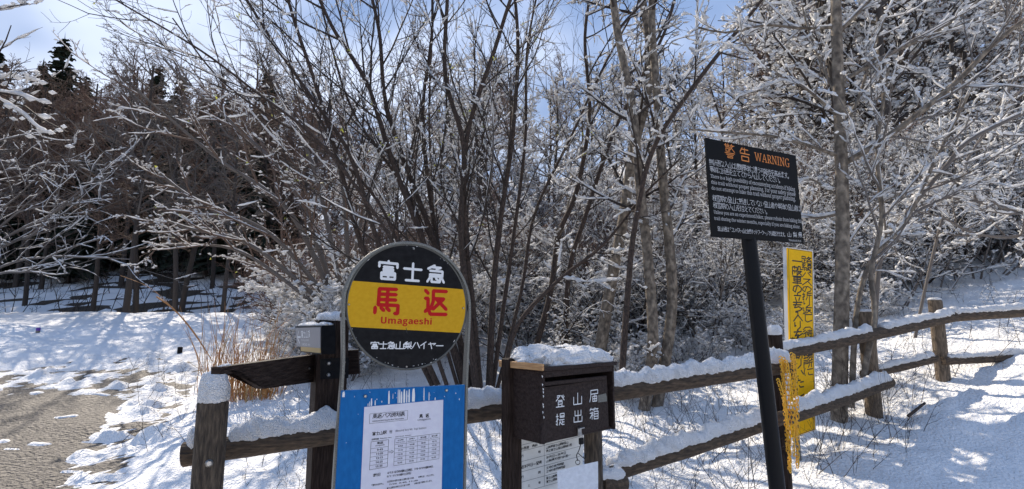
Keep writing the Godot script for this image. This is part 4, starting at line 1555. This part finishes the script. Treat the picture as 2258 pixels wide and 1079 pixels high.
# ---------------------------------------------------------------- trees that the photograph singles out
func single_trees() -> void:
	# clump of dark stems in the middle
	rng.seed = 101
	var t := Wood.new()
	var c := {"n": [9, 7, 5, 4, 3], "kids": [13, 6, 4, 2, 0], "ang": [34, 36, 38, 40, 40], "len": [0.42, 0.5, 0.5, 0.6, 0.5], "rad": [0.30, 0.5, 0.6, 0.7, 0.6], "up": [0.02, 0.07, 0.06, 0.04, 0.0], "wob": [0.06, 0.12, 0.16, 0.2, 0.2], "start": [0.22, 0.12, 0.15, 0.2, 0.2], "sides": [9, 5, 4, 3, 3], "snow": 0.012, "cover": 0.2, "smin": 1, "bark": 0, "last": 3, "rmin": 0.0022, "shape": 0.35, "leafy": 0.03}
	var stems := [
		[[[955, 850], [850, 640], [797, 540], [755, 390], [700, 200], [650, 50], [610, -90]], 6.1, 5.6, 20, 10],
		[[[965, 850], [880, 660], [830, 525], [770, 340], [690, 220], [600, 90], [520, -40]], 6.0, 5.5, 18, 9],
		[[[1030, 858], [985, 720], [930, 525], [870, 370], [815, 200], [775, 125], [730, 55], [680, -60]], 6.2, 6.0, 24, 11],
		[[[1038, 860], [990, 650], [945, 500], [900, 380], [850, 225], [835, 65], [800, -80]], 6.3, 6.4, 22, 11],
		[[[1045, 860], [1000, 700], [955, 480], [932, 250], [952, 80], [952, -90]], 6.4, 6.7, 19, 9],
		[[[1050, 862], [1028, 650], [1016, 500], [1022, 320], [982, 170], [986, 0], [990, -110]], 6.0, 5.9, 23, 12],
		[[[1058, 862], [1040, 660], [1025, 500], [1030, 300], [1092, 105], [1125, 0], [1160, -100]], 6.15, 5.8, 22, 12],
		[[[1078, 864], [1088, 640], [1105, 475], [1130, 300], [1142, 100], [1130, -60]], 6.2, 6.2, 22, 11],
		[[[1085, 864], [1110, 680], [1130, 540], [1158, 310], [1162, 115], [1190, -40]], 6.3, 6.5, 15, 7],
		[[[985, 850], [930, 690], [880, 560], [790, 420], [690, 300], [560, 200], [440, 110], [255, 0], [180, -50]], 5.9, 4.6, 13, 5],
		[[[1095, 864], [1150, 640], [1180, 470], [1260, 300], [1330, 150], [1400, 20], [1440, -60]], 6.4, 6.8, 12, 6],
		[[[1010, 856], [960, 700], [900, 590], [830, 440], [720, 330], [600, 260], [480, 170], [380, 40]], 6.2, 5.4, 12, 5],
		[[[1020, 858], [960, 640], [905, 440], [780, 250], [720, 60], [690, -80]], 6.35, 6.6, 13, 6],
	]
	for s in stems:
		var l := stem(s[0], s[1], s[2], s[3] * 0.72, s[4] * 0.62)
		limb(t, l[0], l[1], 0, c)
	var base := P(1040, 864, 6.2)
	tree_node(t, "multi_stem_tree", "many stemmed dark bare tree fanning out behind the round bus stop sign", "tree", Vector3(base.x, hill(base.x, base.z), base.z), M.bark_dark, M.twig_dark)

	# trunks between the clump and the black sign
	var cc := {"n": [9, 6, 5, 3, 3], "kids": [9, 7, 4, 2, 0], "ang": [50, 42, 42, 40, 40], "len": [0.30, 0.5, 0.5, 0.6, 0.5], "rad": [0.3, 0.5, 0.6, 0.7, 0.6], "up": [0.02, 0.05, 0.03, 0.02, 0.0], "wob": [0.06, 0.14, 0.18, 0.2, 0.2], "start": [0.34, 0.12, 0.15, 0.2, 0.2], "sides": [12, 5, 4, 3, 3], "snow": 0.016, "cover": 0.5, "smin": 1, "bark": 0, "last": 3, "rmin": 0.0024, "shape": 0.3}
	var lone := [
		["slim_tree", "bent grey trunk curving up just right of the registration box", [[1320, 800], [1345, 640], [1375, 480], [1395, 340], [1425, 220], [1432, 100], [1405, -60]], 6.2, 6.2, 27, 17, M.bark_grey],
		["slim_tree", "slender grey trunk forking past the bent one, left of its straight neighbour", [[1420, 905], [1440, 760], [1428, 560], [1410, 400], [1395, 240], [1360, 60], [1345, -80]], 5.6, 5.7, 26, 16, M.bark_grey],
		["slim_tree", "slender straight grey trunk nearest the left edge of the black sign", [[1446, 915], [1480, 700], [1478, 560], [1462, 400], [1448, 200], [1438, 60], [1440, -80]], 5.7, 5.8, 26, 16, M.bark_grey],
		["slim_tree", "thin dark stem leaning right across the three grey trunks", [[1370, 850], [1385, 640], [1400, 500], [1440, 330], [1530, 190], [1680, 0], [1730, -70]], 5.4, 5.2, 15, 7, M.bark_dark],
		["slim_tree", "thin dark stem leaning right above the snow cap of the registration box", [[1245, 800], [1255, 600], [1290, 480], [1350, 300], [1400, 200], [1470, 60], [1500, -60]], 6.8, 6.8, 12, 6, M.bark_dark],
		["slim_tree", "thin dark stem with a curved foot left of the registration box snow cap", [[1175, 790], [1213, 649], [1233, 517], [1272, 419], [1300, 250], [1290, 80], [1310, -60]], 6.8, 7.0, 14, 6, M.bark_dark],
		["slim_tree", "short dark stem leaning right behind the box, crossing the snowy slope", [[1110, 840], [1140, 720], [1230, 620], [1330, 540], [1420, 430], [1500, 350]], 5.9, 5.6, 11, 4, M.bark_dark],
	]
	for s in lone:
		t = Wood.new()
		var l := stem(s[2], s[3], s[4], s[5], s[6])
		limb(t, l[0], l[1], 0, cc)
		var b: Vector3 = l[0][0]
		tree_node(t, s[0], s[1], "tree", Vector3(b.x, hill(b.x, b.z), b.z), s[7], M.twig_dark)

	# the tall trunk right of the signs with its long limbs
	rng.seed = 202
	t = Wood.new()
	var l := stem([[1850, 970], [1853, 800], [1857, 640], [1858, 450], [1852, 250], [1845, 60], [1842, -140]], 4.35, 4.35, 33, 21)
	t.trunk.tube(l[0], l[1], 16)
	var lc := {"n": [9, 7, 5, 4, 3], "kids": [0, 10, 5, 3, 0], "ang": [50, 40, 40, 40, 40], "len": [0.30, 0.42, 0.5, 0.6, 0.5], "rad": [0.3, 0.42, 0.6, 0.7, 0.6], "up": [0.02, 0.05, 0.03, 0.02, 0.0], "wob": [0.06, 0.12, 0.18, 0.2, 0.2], "start": [0.3, 0.12, 0.15, 0.2, 0.2], "sides": [12, 8, 4, 3, 3], "snow": 0.014, "cover": 0.6, "smin": 1, "bark": 1, "last": 3, "rmin": 0.0022, "shape": 0.3}
	for s in [
		[[[1858, 362], [1960, 300], [2100, 190], [2200, 90], [2320, 0]], 4.35, 4.0, 14, 9],
		[[[1856, 180], [1960, 120], [2080, 60], [2200, -30]], 4.35, 4.5, 10, 7],
		[[[1852, 345], [1780, 320], [1700, 300], [1600, 292], [1520, 285]], 4.35, 4.2, 9, 4],
		[[[1845, 60], [1760, 62], [1690, 55], [1600, 72], [1540, 60]], 4.35, 4.6, 8, 4],
		[[[1850, 70], [1900, 20], [1960, -50]], 4.35, 4.3, 10, 7],
		[[[1852, 260], [1770, 190], [1690, 150], [1630, 80]], 4.35, 4.0, 7, 3],
		[[[1855, 300], [1900, 200], [1930, 90], [1990, -40]], 4.35, 4.6, 8, 4],
		[[[1858, 440], [1800, 400], [1740, 380]], 4.35, 4.5, 6, 3],
		[[[1858, 470], [1780, 480], [1700, 440], [1620, 420]], 4.35, 5.2, 7, 3],
		[[[1858, 560], [1920, 470], [2000, 420], [2090, 400]], 4.35, 4.9, 6, 3],
		[[[1853, 230], [1790, 90], [1760, -30]], 4.35, 4.8, 6, 3],
	]:
		l = stem(s[0], s[1], s[2], s[3], s[4])
		limb(t, l[0], l[1], 1, lc)
	base = P(1850, 965, 4.35)
	tree_node(t, "tall_tree", "tall pale brown trunk with long snowy limbs right of the yellow sign", "tree", Vector3(base.x, hill(base.x, base.z), base.z), M.bark_grey, M.twig_grey)

	# saplings at the fence and the arching bushes at the right edge
	rng.seed = 303
	var sc := {"n": [9, 7, 5, 4, 3], "kids": [9, 6, 4, 2, 0], "ang": [42, 40, 40, 40, 40], "len": [0.36, 0.48, 0.5, 0.6, 0.5], "rad": [0.42, 0.5, 0.6, 0.7, 0.6], "up": [0.02, 0.05, 0.03, 0.02, 0.0], "wob": [0.06, 0.14, 0.18, 0.2, 0.2], "start": [0.3, 0.12, 0.15, 0.2, 0.2], "sides": [8, 5, 4, 3, 3], "snow": 0.012, "cover": 0.5, "smin": 0, "bark": 0, "last": 3, "rmin": 0.002, "shape": 0.3}
	for s in [
		["sapling", "twisted grey sapling crossing in front of the farther fence post", [[1898, 880], [1912, 790], [1930, 700], [1922, 600], [1945, 480], [1935, 330], [1960, 150]], 4.2, 4.3, 14, 6],
		["sapling", "thin grey sapling between the tall trunk and the farther fence post", [[1878, 900], [1885, 740], [1898, 640], [1930, 560], [1990, 500], [2060, 360], [2150, 180]], 4.25, 4.6, 13, 6],
		["arching_bush", "long bare branch arching right from behind the fence post to the frame edge", [[1925, 800], [1944, 560], [2011, 457], [2094, 358], [2136, 311], [2258, 249], [2380, 200]], 4.9, 4.4, 12, 8],
		["arching_bush", "low snowy branch arching from the far right over the fence", [[2420, 520], [2258, 470], [2180, 450], [2120, 440], [2050, 432], [1960, 425]], 5.2, 5.0, 13, 3],
		["arching_bush", "snow lined branch reaching in from the right edge above the fence rails", [[2420, 470], [2258, 520], [2150, 515], [2080, 480], [2010, 465]], 5.6, 5.4, 11, 3],
		["arching_bush", "bare branch rising to the upper right corner beyond the tall trunk", [[1990, 900], [2040, 640], [2100, 420], [2190, 260], [2300, 60]], 5.8, 5.4, 7, 4],
	]:
		t = Wood.new()
		l = stem(s[2], s[3], s[4], s[5], s[6])
		limb(t, l[0], l[1], 0, sc)
		var b: Vector3 = l[0][0]
		tree_node(t, s[0], s[1], "bush" if s[0] == "arching_bush" else "sapling", Vector3(b.x, hill(b.x, b.z), b.z), M.twig_grey if s[0] == "arching_bush" else M.bark_grey, M.twig_grey)

	# low snowy limbs fanning to the left from behind the disc
	rng.seed = 404
	t = Wood.new()
	var fc := {"n": [9, 6, 5, 4, 3], "kids": [10, 6, 4, 2, 0], "ang": [34, 38, 40, 40, 40], "len": [0.36, 0.46, 0.5, 0.6, 0.5], "rad": [0.42, 0.5, 0.6, 0.7, 0.6], "up": [0.01, 0.03, 0.01, 0.0, 0.0], "wob": [0.06, 0.13, 0.18, 0.2, 0.2], "start": [0.2, 0.12, 0.15, 0.2, 0.2], "sides": [7, 5, 4, 3, 3], "snow": 0.0105, "cover": 0.6, "smin": 0, "bark": 0, "last": 3, "rmin": 0.0026, "shape": 0.3, "leafy": 0.02}
	for s in [
		[[[745, 690], [640, 470], [480, 350], [360, 250], [300, 200]], 8.2, 7.0, 14, 4],
		[[[745, 690], [600, 520], [430, 440], [340, 372]], 8.1, 6.8, 13, 4],
		[[[735, 690], [560, 545], [420, 505], [345, 480]], 8.0, 6.8, 12, 4],
		[[[750, 690], [650, 420], [520, 280], [420, 190], [360, 130]], 8.3, 7.6, 14, 4],
		[[[730, 700], [540, 560], [400, 540], [330, 545]], 7.9, 7.0, 10, 3],
		[[[760, 690], [700, 400], [640, 250], [580, 120]], 8.4, 8.2, 13, 4],
		[[[770, 690], [760, 450], [730, 300], [690, 200]], 8.5, 8.6, 12, 4],
		[[[765, 690], [800, 470], [850, 330], [880, 230]], 8.5, 8.8, 12, 4],
	]:
		l = stem(s[0], s[1], s[2], s[3], s[4])
		limb(t, l[0], l[1], 0, fc)
	base = P(748, 700, 8.2)
	tree_node(t, "spreading_bush", "wide snow covered bush whose limbs sweep left from behind the bus stop disc", "bush", Vector3(base.x, hill(base.x, base.z), base.z), M.twig_grey, M.twig_brown)

	# snow lined limbs reaching in from the left edge
	rng.seed = 505
	t = Wood.new()
	fc = fc.duplicate()
	fc.snow = 0.014
	fc.cover = 0.6
	fc.kids = [8, 4, 2, 0, 0]
	fc.rmin = 0.004
	fc.last = 3
	fc.leafy = 0.0
	for s in [
		[[[-230, 700], [0, 549], [70, 518], [109, 475], [187, 413], [240, 366]], 13.4, 12.0, 9, 2.2],
		[[[-230, 700], [0, 532], [117, 471], [218, 400], [290, 345]], 13.5, 12.4, 9, 2.2],
		[[[-230, 700], [0, 590], [97, 568], [195, 568], [286, 572]], 13.2, 11.8, 7, 2.2],
		[[[-240, 700], [-100, 470], [0, 382], [62, 372], [97, 360], [190, 356]], 13.6, 12.8, 7, 2.2],
		[[[-230, 700], [-60, 500], [20, 448], [78, 393], [110, 350]], 13.5, 12.6, 7, 2.2],
		[[[-230, 700], [0, 500], [60, 462], [150, 452], [250, 440]], 13.3, 12.2, 7, 2.2],
		[[[-230, 700], [-20, 610], [60, 598], [120, 560], [240, 520]], 13.2, 12.0, 7, 2.2],
		[[[-240, 700], [-120, 420], [-40, 330], [40, 300], [130, 290]], 13.6, 13.0, 7, 2.2],
	]:
		l = stem(s[0], s[1], s[2], s[3], s[4])
		limb(t, l[0], l[1], 0, fc)
	base = P(-230, 705, 13.4)
	tree_node(t, "spreading_bush", "grey bush whose snow lined limbs reach in from the left edge over the dark wood", "bush", Vector3(base.x, hill(base.x, base.z), base.z), M.twig_grey, M.twig_grey)

	# near twig at the upper left with clumps of snow
	rng.seed = 606
	t = Wood.new()
	var nc := fc.duplicate()
	nc.snow = 0.016
	nc.cover = 0.3
	nc.kids = [6, 3, 1, 0, 0]
	nc.rmin = 0.0016
	nc.smin = 0
	for s in [[[[-190, 760], [-200, 420], [-150, 250], [-60, 205], [40, 210], [105, 232]], 4.6, 4.0, 22, 2], [[[-190, 440], [-90, 260], [30, 228], [90, 262], [150, 292]], 4.5, 4.1, 9, 2], [[[-190, 300], [-100, 170], [0, 178], [60, 170]], 4.4, 4.2, 7, 2], [[[-195, 200], [-120, 60], [-20, 24], [60, 8]], 4.4, 4.4, 8, 2]]:
		l = stem(s[0], s[1], s[2], s[3], s[4])
		limb(t, l[0], l[1], 0, nc)
	for q in [[48, 262, 4.0], [115, 205, 4.1], [93, 183, 4.1], [130, 288, 4.05], [40, 172, 4.2], [20, 235, 4.0], [66, 218, 4.0], [140, 280, 4.05], [98, 258, 4.0]]:
		t.snow.puff(P(q[0], q[1], q[2]), Vector3(0.034, 0.026, 0.03) * rng.randf_range(0.7, 1.2), rng.randf() * TAU)
	base = P(-190, 760, 4.6)
	tree_node(t, "roadside_bush", "near bare branch with loose snow clumps in the upper left corner", "bush", Vector3(base.x, hill(base.x, base.z), base.z), M.twig_dark, M.twig_dark)


# ---------------------------------------------------------------- wood behind
func scatter(protos: Array, spots: Array, label: String, group: String) -> void:
	for k in spots.size():
		var p: Node3D = protos[k % protos.size()]
		var s: Array = spots[k]
		plant(p, s[0], s[1], s[2], label, group, not p.has_meta("group"))


func zone(count: int, px0: float, px1: float, d0: float, d1: float, s0: float, s1: float) -> Array:
	var out := []
	for k in count:
		var d := lerpf(d0, d1, sqrt(rng.randf()))
		var px := lerpf(px0, px1, (k + rng.randf()) / count)
		out.append([(px - 1129.0) / FOCAL * d, -d, rng.randf_range(s0, s1)])
	for k in range(count - 1, 0, -1):
		var j := rng.randi_range(0, k)
		var e = out[k]
		out[k] = out[j]
		out[j] = e
	return out


func label_row(group: String, labels: Array) -> void:
	var k := 0
	for o in get_children():
		if o.get_meta("group", "") == group and k < labels.size():
			o.set_meta("label", labels[k])
			k += 1


func woods() -> void:
	var far := Vector3.ZERO
	var shrubs := []
	for k in 5:
		shrubs.append(tree_node(shrub(900 + k, 1.7 + 0.15 * k, 7, [0.013, 0.007, 0.015, 0.0055, 0.011][k]), "snowy_shrub", "x", "shrub", far, M.twig_dark if k % 2 else M.twig_grey, M.twig_dark))
	var trees := []
	for k in 4:
		trees.append(tree_node(snowy_tree(950 + k, 6.0, 0.0175), "snowy_tree", "x", "tree", far, M.bark_far, M.twig_dark if k % 2 else M.twig_brown))
	rng.seed = 11
	scatter(shrubs, zone(26, 1130, 1960, 6.8, 9.2, 0.65, 1.0), "snow loaded shrub just behind the fence between the box and the tall trunk", "snow loaded shrubs just behind the fence")
	scatter(shrubs, zone(46, 1000, 2350, 8.5, 13.0, 0.8, 1.25), "snow loaded shrub deeper in the thicket up the slope", "snow loaded shrubs deeper in the thicket")
	scatter(shrubs, zone(22, 1960, 2450, 6.6, 10.5, 0.8, 1.25), "snow loaded shrub above the farther fence at the right edge", "snow loaded shrubs at the right edge")
	var low := []
	for k in 2:
		low.append(tree_node(shrub(920 + k, 1.3, 8, 0.019), "low_snowy_shrub", "x", "shrub", far, M.twig_grey, M.twig_dark))
	scatter(low, zone(7, 690, 800, 6.4, 7.8, 0.7, 0.95), "low snow bowed shrub between the straw clump and the bus stop disc", "low snowy shrubs left of the bus stop disc")
	scatter(low, zone(10, 700, 1080, 7.0, 10.0, 0.9, 1.3), "low snow bowed shrub behind the bus stop disc and dark stems", "low snowy shrubs behind the bus stop disc")
	scatter(low, zone(9, 1150, 1900, 5.8, 7.0, 0.35, 0.6), "small snow bowed shrub close behind the rails right of the box", "small snowy shrubs close behind the rails")
	var plain_ones := []
	for k in 2:
		plain_ones.append(tree_node(shrub(930 + k, 1.9, 7, 0.0), "bare_shrub", "x", "shrub", far, M.twig_brown, M.twig_brown if k else M.twig_russet))
	scatter(plain_ones, zone(44, 620, 1960, 8.0, 14.0, 0.8, 1.25) + zone(10, 1950, 2450, 8.5, 12.0, 0.8, 1.2), "brown bare shrub that has shed its snow among the white ones", "brown bare shrubs in the thicket")
	scatter(trees, zone(20, 1050, 1750, 12.0, 20.0, 0.6, 0.95), "snow whitened tree on the slope between the dark stems and the black sign", "snowy trees in the middle of the slope")
	scatter(trees, zone(26, 1720, 2500, 9.5, 19.0, 0.9, 1.5), "tall snow whitened tree on the slope right of the black sign", "tall snowy trees on the right of the slope")
	scatter(trees, zone(12, 700, 1080, 11.0, 17.0, 0.6, 0.9), "snow whitened tree behind the dark stems and the disc", "snowy trees behind the dark stems")

	# left: bare brown trees on and above the shaded bank
	var browns := []
	for k in 3:
		browns.append(tree_node(brown_tree(960 + k, 8.0, 0.0065, 0.3), "brown_tree", "x", "tree", far, M.bark_far, M.twig_russet if k == 1 else M.twig_brown))
	scatter(browns, zone(16, 1750, 2500, 13.0, 24.0, 0.8, 1.2), "leafless brown tree among the snowy ones on the right hand slope", "brown trees on the right slope")
	scatter(browns, zone(38, -260, 760, 16.5, 27.0, 0.75, 1.05) + zone(14, 450, 1150, 19.0, 28.0, 0.7, 0.95), "leafless russet brown tree in the wood above the bank", "brown bare trees of the left wood")
	var edge := []
	for k in 2:
		edge.append(tree_node(brown_tree(970 + k, 6.5, 0.005, 0.35), "edge_tree", "x", "tree", far, M.bark_far, M.twig_grey if k else M.twig_brown))
	var at := []
	for q in [[207, 14.2, 0.85], [283, 13.8, 1.1], [306, 14.6, 1.0], [390, 14.1, 0.95], [404, 15.2, 1.1], [497, 14.0, 0.8], [60, 16.6, 0.9], [-90, 14.6, 0.9]]:
		at.append([(q[0] - 1129.0) / FOCAL * q[1], -q[1], q[2]])
	scatter(edge, at, "", "trees along the crest on the left")
	label_row("trees along the crest on the left", ["leaning bare tree on the crest left of the tallest pair", "left trunk of the tallest pair of bare trees on the crest", "right trunk of the tallest pair of bare trees on the crest", "left trunk of the pair on the crest nearest the straw clump", "right trunk of the pair on the crest nearest the straw clump", "dark slim tree on the crest just above the straw clump", "bare tree behind the snow lined limbs at the left edge", "bare tree just outside the left edge of the crest"])
	var tall := []
	for k in 2:
		tall.append(tree_node(brown_tree(980 + k, 11.0, 0.008, 0.4), "skyline_tree", "x", "tree", far, M.bark_far, M.twig_brown))
	scatter(tall, zone(14, -120, 680, 28.0, 36.0, 0.75, 1.05) + zone(8, 700, 1700, 26.0, 34.0, 0.6, 0.8), "tall thin bare tree against the sky", "bare trees on the skyline")
	var firs := []
	for k in 3:
		firs.append(tree_node(conifer(990 + k, 8.0, 2.5), "fir_tree", "x", "tree", far, M.bark_far, M.needle))
	var fs := []
	for q in [[100, 34.0, 88], [28, 32.0, 130], [285, 36.0, 140], [345, 37.0, 165], [575, 38.0, 145], [150, 38.0, 175], [-60, 33.0, 120], [430, 38.0, 200]]:
		var x: float = (q[0] - 1129.0) / FOCAL * q[1]
		var top := P(q[0], q[2], q[1]).y
		fs.append([x, -q[1], (top - hill(x, -q[1])) / 8.0])
	scatter(firs, fs, "", "firs on the left skyline")
	label_row("firs on the left skyline", ["tallest dark fir against the white sky at the upper left", "dark fir left of the tallest one on the skyline", "dark fir poking above the brown crowns in mid skyline", "smaller dark fir just right of the mid skyline fir", "dark fir above the wood nearest the dark stemmed clump", "low dark fir just right of the tallest skyline fir", "dark fir at the extreme left edge of the skyline", "faint dark fir low between the skyline crowns"])
	scatter(firs, zone(26, -380, 560, 18.5, 22.0, 0.5, 0.8) + zone(54, -350, 640, 21.5, 31.0, 0.65, 1.0), "dark fir in the shaded depth of the left wood", "firs inside the left wood")


# ---------------------------------------------------------------- small growth and bits on the ground
func weeds() -> void:
	# straw clump left of the signpost arm
	rng.seed = 71
	var b := P(525, 850, 6.0)
	var foot := Vector3(b.x, hill(b.x, b.z), b.z)
	var mb := MB.new()
	var pale := MB.new()
	for k in 230:
		var p := foot + Vector3(rng.randf_range(-0.36, 0.34), -0.05, rng.randf_range(-0.15, 0.15))
		if k > 150:
			p.x = foot.x + rng.randf_range(-0.05, 0.42)
		var h := rng.randf_range(0.35, 0.85) if k > 46 else rng.randf_range(0.8, 1.3)
		var lean := Vector3(rng.randf_range(-0.22, 0.25) * (2.4 if k > 190 else 0.8), 1, rng.randf_range(-0.25, 0.25)).normalized()
		var pts := PackedVector3Array([p])
		for j in 4:
			lean = (lean + Vector3(rng.randf_range(-0.16, 0.2), -0.07 * j, rng.randf_range(-0.06, 0.06))).normalized()
			p += lean * h / 4
			pts.append(p)
		(mb if k % 3 else pale).tube(pts, PackedFloat32Array([0.0042, 0.0045, 0.004, 0.003, 0.0012]), 3)
	var t := thing("straw_clump", "clump of dry tawny grass stalks behind the near left fence post", "dry grass", foot)
	tag(build(mb, "stalks", M.straw, t), "", "", "", "stuff")
	tag(build(pale, "pale_stalks", M.straw_pale, t), "", "", "", "stuff")
	mb = MB.new()
	var l := curve([P(470, 800, 5.6), P(430, 740, 5.6), P(385, 685, 5.6), P(330, 635, 5.7), P(265, 608, 5.8)], 0.05)
	mb.tube(l, radii(l.size(), 0.004, 0.0015), 4)
	l = curve([P(470, 800, 5.6), P(425, 730, 5.6), P(380, 680, 5.55), P(345, 655, 5.6)], 0.05)
	mb.tube(l, radii(l.size(), 0.003, 0.009), 4)
	tag(build(mb, "bent_reed", M.straw, self, P(470, 805, 5.6)), "single long tawny reed bending left above the snowy road", "dry grass")

	# twigs and dead stalks standing out of the snow
	rng.seed = 72
	mb = MB.new()
	var c := {"n": [4, 3, 2], "kids": [4, 2, 0], "ang": [35, 40, 40], "len": [0.5, 0.5, 0.5], "rad": [0.6, 0.6, 0.6], "up": [0.02, 0.0, 0.0], "wob": [0.2, 0.25, 0.2], "start": [0.25, 0.2, 0.2], "sides": [3, 3, 3], "snow": 0.0, "cover": 0.0, "smin": 9, "bark": -1, "last": 2, "rmin": 0.0011}
	var w := Wood.new()
	for z in [[80, 560, 760, 3.0, 6.5, 0.16], [90, 640, 1120, 3.2, 6.2, 0.4], [200, 1100, 1720, 3.2, 6.4, 0.55], [120, 1750, 2000, 3.6, 5.2, 0.45], [40, 1950, 2300, 4.4, 7.5, 0.4], [40, 300, 460, 4.5, 7.5, 0.22]]:
		for k in int(z[0]):
			var d: float = rng.randf_range(z[3], z[4])
			var px: float = rng.randf_range(z[1], z[2])
			var x := (px - 1129.0) / FOCAL * d
			var p := Vector3(x, hill(x, -d) + 0.02, -d)
			grow(w, p, Vector3(rng.randf_range(-0.7, 0.7), 1, rng.randf_range(-0.5, 0.5)).normalized(), float(z[5]) * rng.randf_range(0.4, 1.4), rng.randf_range(0.0016, 0.0035), 0, c)
	tag(build(w.twig, "dead_stalks", M.twig_dark), "thin dead stalks and twigs poking through the snow around the fence", "undergrowth", "", "stuff")
	# brush on the shaded bank
	w = Wood.new()
	c = c.duplicate()
	c.rmin = 0.004
	for k in 170:
		var d := rng.randf_range(14.0, 22.0)
		var px := rng.randf_range(-150, 700)
		var x := (px - 1129.0) / FOCAL * d
		grow(w, Vector3(x, hill(x, -d), -d), Vector3(rng.randf_range(-0.5, 0.5), 1, rng.randf_range(-0.4, 0.4)).normalized(), rng.randf_range(0.5, 2.2), rng.randf_range(0.006, 0.018), 0, c)
	tag(build(w.twig, "bank_brush", M.twig_dark), "dark leafless brush along the shaded snowy bank", "undergrowth", "", "stuff")

	# violet topped peg on the snow at the far left, dark peg right of the road
	for q in [[77, 782, 10.2, "peg_marker", "small violet topped peg standing in the snow at the far left", M.violet, 0.034, 0.11], [396, 776, 8.6, "peg_marker", "small black peg beside a dry stalk right of the road", M.black, 0.035, 0.07]]:
		var p := P(q[0], q[1], q[2])
		var y := hill(p.x, p.z) + 0.05
		var o := thing(q[3], q[4], "peg", Vector3(p.x, y, p.z))
		var m := MB.new()
		m.tube(PackedVector3Array([Vector3(p.x, y - 0.1, p.z), Vector3(p.x, y + q[7] * 0.6, p.z)]), PackedFloat32Array([q[6], q[6]]), 12, true)
		build(m, "peg", M.steel if q[5] == M.violet else M.black, o)
		m = MB.new()
		m.tube(PackedVector3Array([Vector3(p.x, y + q[7] * 0.6 + 0.001, p.z), Vector3(p.x, y + q[7], p.z), Vector3(p.x, y + q[7] * 1.08, p.z)]), PackedFloat32Array([q[6] * 1.04, q[6] * 1.04, q[6] * 0.7]), 12, true)
		build(m, "cap", q[5], o)
	# broken stick lying on the snow at the right
	mb = MB.new()
	l = curve([P(2003, 918, 4.05), P(2020, 905, 4.07), P(2040, 889, 4.1)], 0.05)
	mb.tube(l, radii(l.size(), 0.012, 0.008), 7, true)
	tag(build(mb, "broken_stick", M.bark_dark, self, l[0]), "short broken stick lying on the snow right of the lower rail end", "stick")


# ---------------------------------------------------------------- sky
func sky_cover() -> ImageTexture:
	var w := 768
	var h := 384
	var im := Image.create(w, h, false, Image.FORMAT_RGBAF)
	var a := FastNoiseLite.new()
	a.seed = 3
	a.frequency = 1.3
	a.fractal_octaves = 5
	var sun := Vector3(-sin(deg_to_rad(SUN_AZ)), 0.6, -cos(deg_to_rad(SUN_AZ))).normalized()
	for y in h:
		var el := PI * (0.5 - (y + 0.5) / h)
		for x in w:
			var az := TAU * (x + 0.5) / w
			var d := Vector3(sin(az) * cos(el), sin(el), -cos(az) * cos(el))
			var s := 0.0
			if el > 0.0:
				var q := d / (d.y + 0.35)
				var nn := a.get_noise_3d(q.x * 0.9 + d.x * 0.5, q.y * 0.5, q.z * 1.6)
				var near := d.dot(sun)
				s = clampf(0.30 + nn * 1.0 + (maxf(near, 0.74) - 0.84) * 3.2, 0.0, 1.0)
				s = maxf(s * s * (3.0 - 2.0 * s), 0.10 + 0.10 * nn)
			im.set_pixel(x, y, Color(s, s * 0.99, s * 0.97, 1.0))
	return ImageTexture.create_from_image(im)


func _ready() -> void:
	var cam := Camera3D.new()
	cam.name = "camera"
	cam.position = EYE
	cam.rotation.x = deg_to_rad(PITCH)
	cam.fov = rad_to_deg(2.0 * atan(539.5 / FOCAL))
	cam.near = 0.05
	cam.far = 1000.0
	add_child(cam)
	cam.current = true
	var env := Environment.new()
	env.background_mode = Environment.BG_SKY
	var sm := ProceduralSkyMaterial.new()
	sm.sky_top_color = Color(0.42, 0.55, 0.75)
	sm.sky_horizon_color = Color(0.82, 0.845, 0.875)
	sm.sky_curve = 0.16
	sm.ground_bottom_color = Color(0.55, 0.57, 0.60)
	sm.ground_horizon_color = Color(0.66, 0.70, 0.75)
	sm.sky_cover = sky_cover()
	sm.sky_cover_modulate = Color(0.74, 0.73, 0.71, 0.85)
	sm.sun_angle_max = 18.0
	sm.sun_curve = 0.12
	var sky := Sky.new()
	sky.sky_material = sm
	env.sky = sky
	env.tonemap_mode = Environment.TONE_MAPPER_LINEAR
	env.tonemap_exposure = 1.3
	env.sdfgi_enabled = true
	env.ssao_enabled = true
	env.ssil_enabled = true
	var we := WorldEnvironment.new()
	we.name = "world_environment"
	we.environment = env
	add_child(we)
	var sun := DirectionalLight3D.new()
	sun.name = "sun"
	sun.light_energy = 1.5
	sun.light_color = Color(1.0, 0.95, 0.88)
	sun.light_angular_distance = 0.5
	sun.shadow_enabled = true
	var to_sun := Vector3(-sin(deg_to_rad(SUN_AZ)) * cos(deg_to_rad(SUN_EL)), sin(deg_to_rad(SUN_EL)), -cos(deg_to_rad(SUN_AZ)) * cos(deg_to_rad(SUN_EL)))
	add_child(sun)
	sun.look_at_from_position(Vector3(0, 10, 0), Vector3(0, 10, 0) - to_sun)

	rng.seed = 1
	lumps.seed = 4
	lumps.frequency = 0.12
	lumps.fractal_octaves = 3
	fine.seed = 9
	fine.frequency = 0.5
	fine.fractal_octaves = 2
	patch.seed = 15
	patch.frequency = 0.1
	patch.fractal_octaves = 3
	strokes()
	materials()
	terrain()
	fences()
	single_trees()
	woods()
	bus_stop()
	signpost()
	registration_box()
	warning_sign()
	yellow_sign()
	chain()
	weeds()
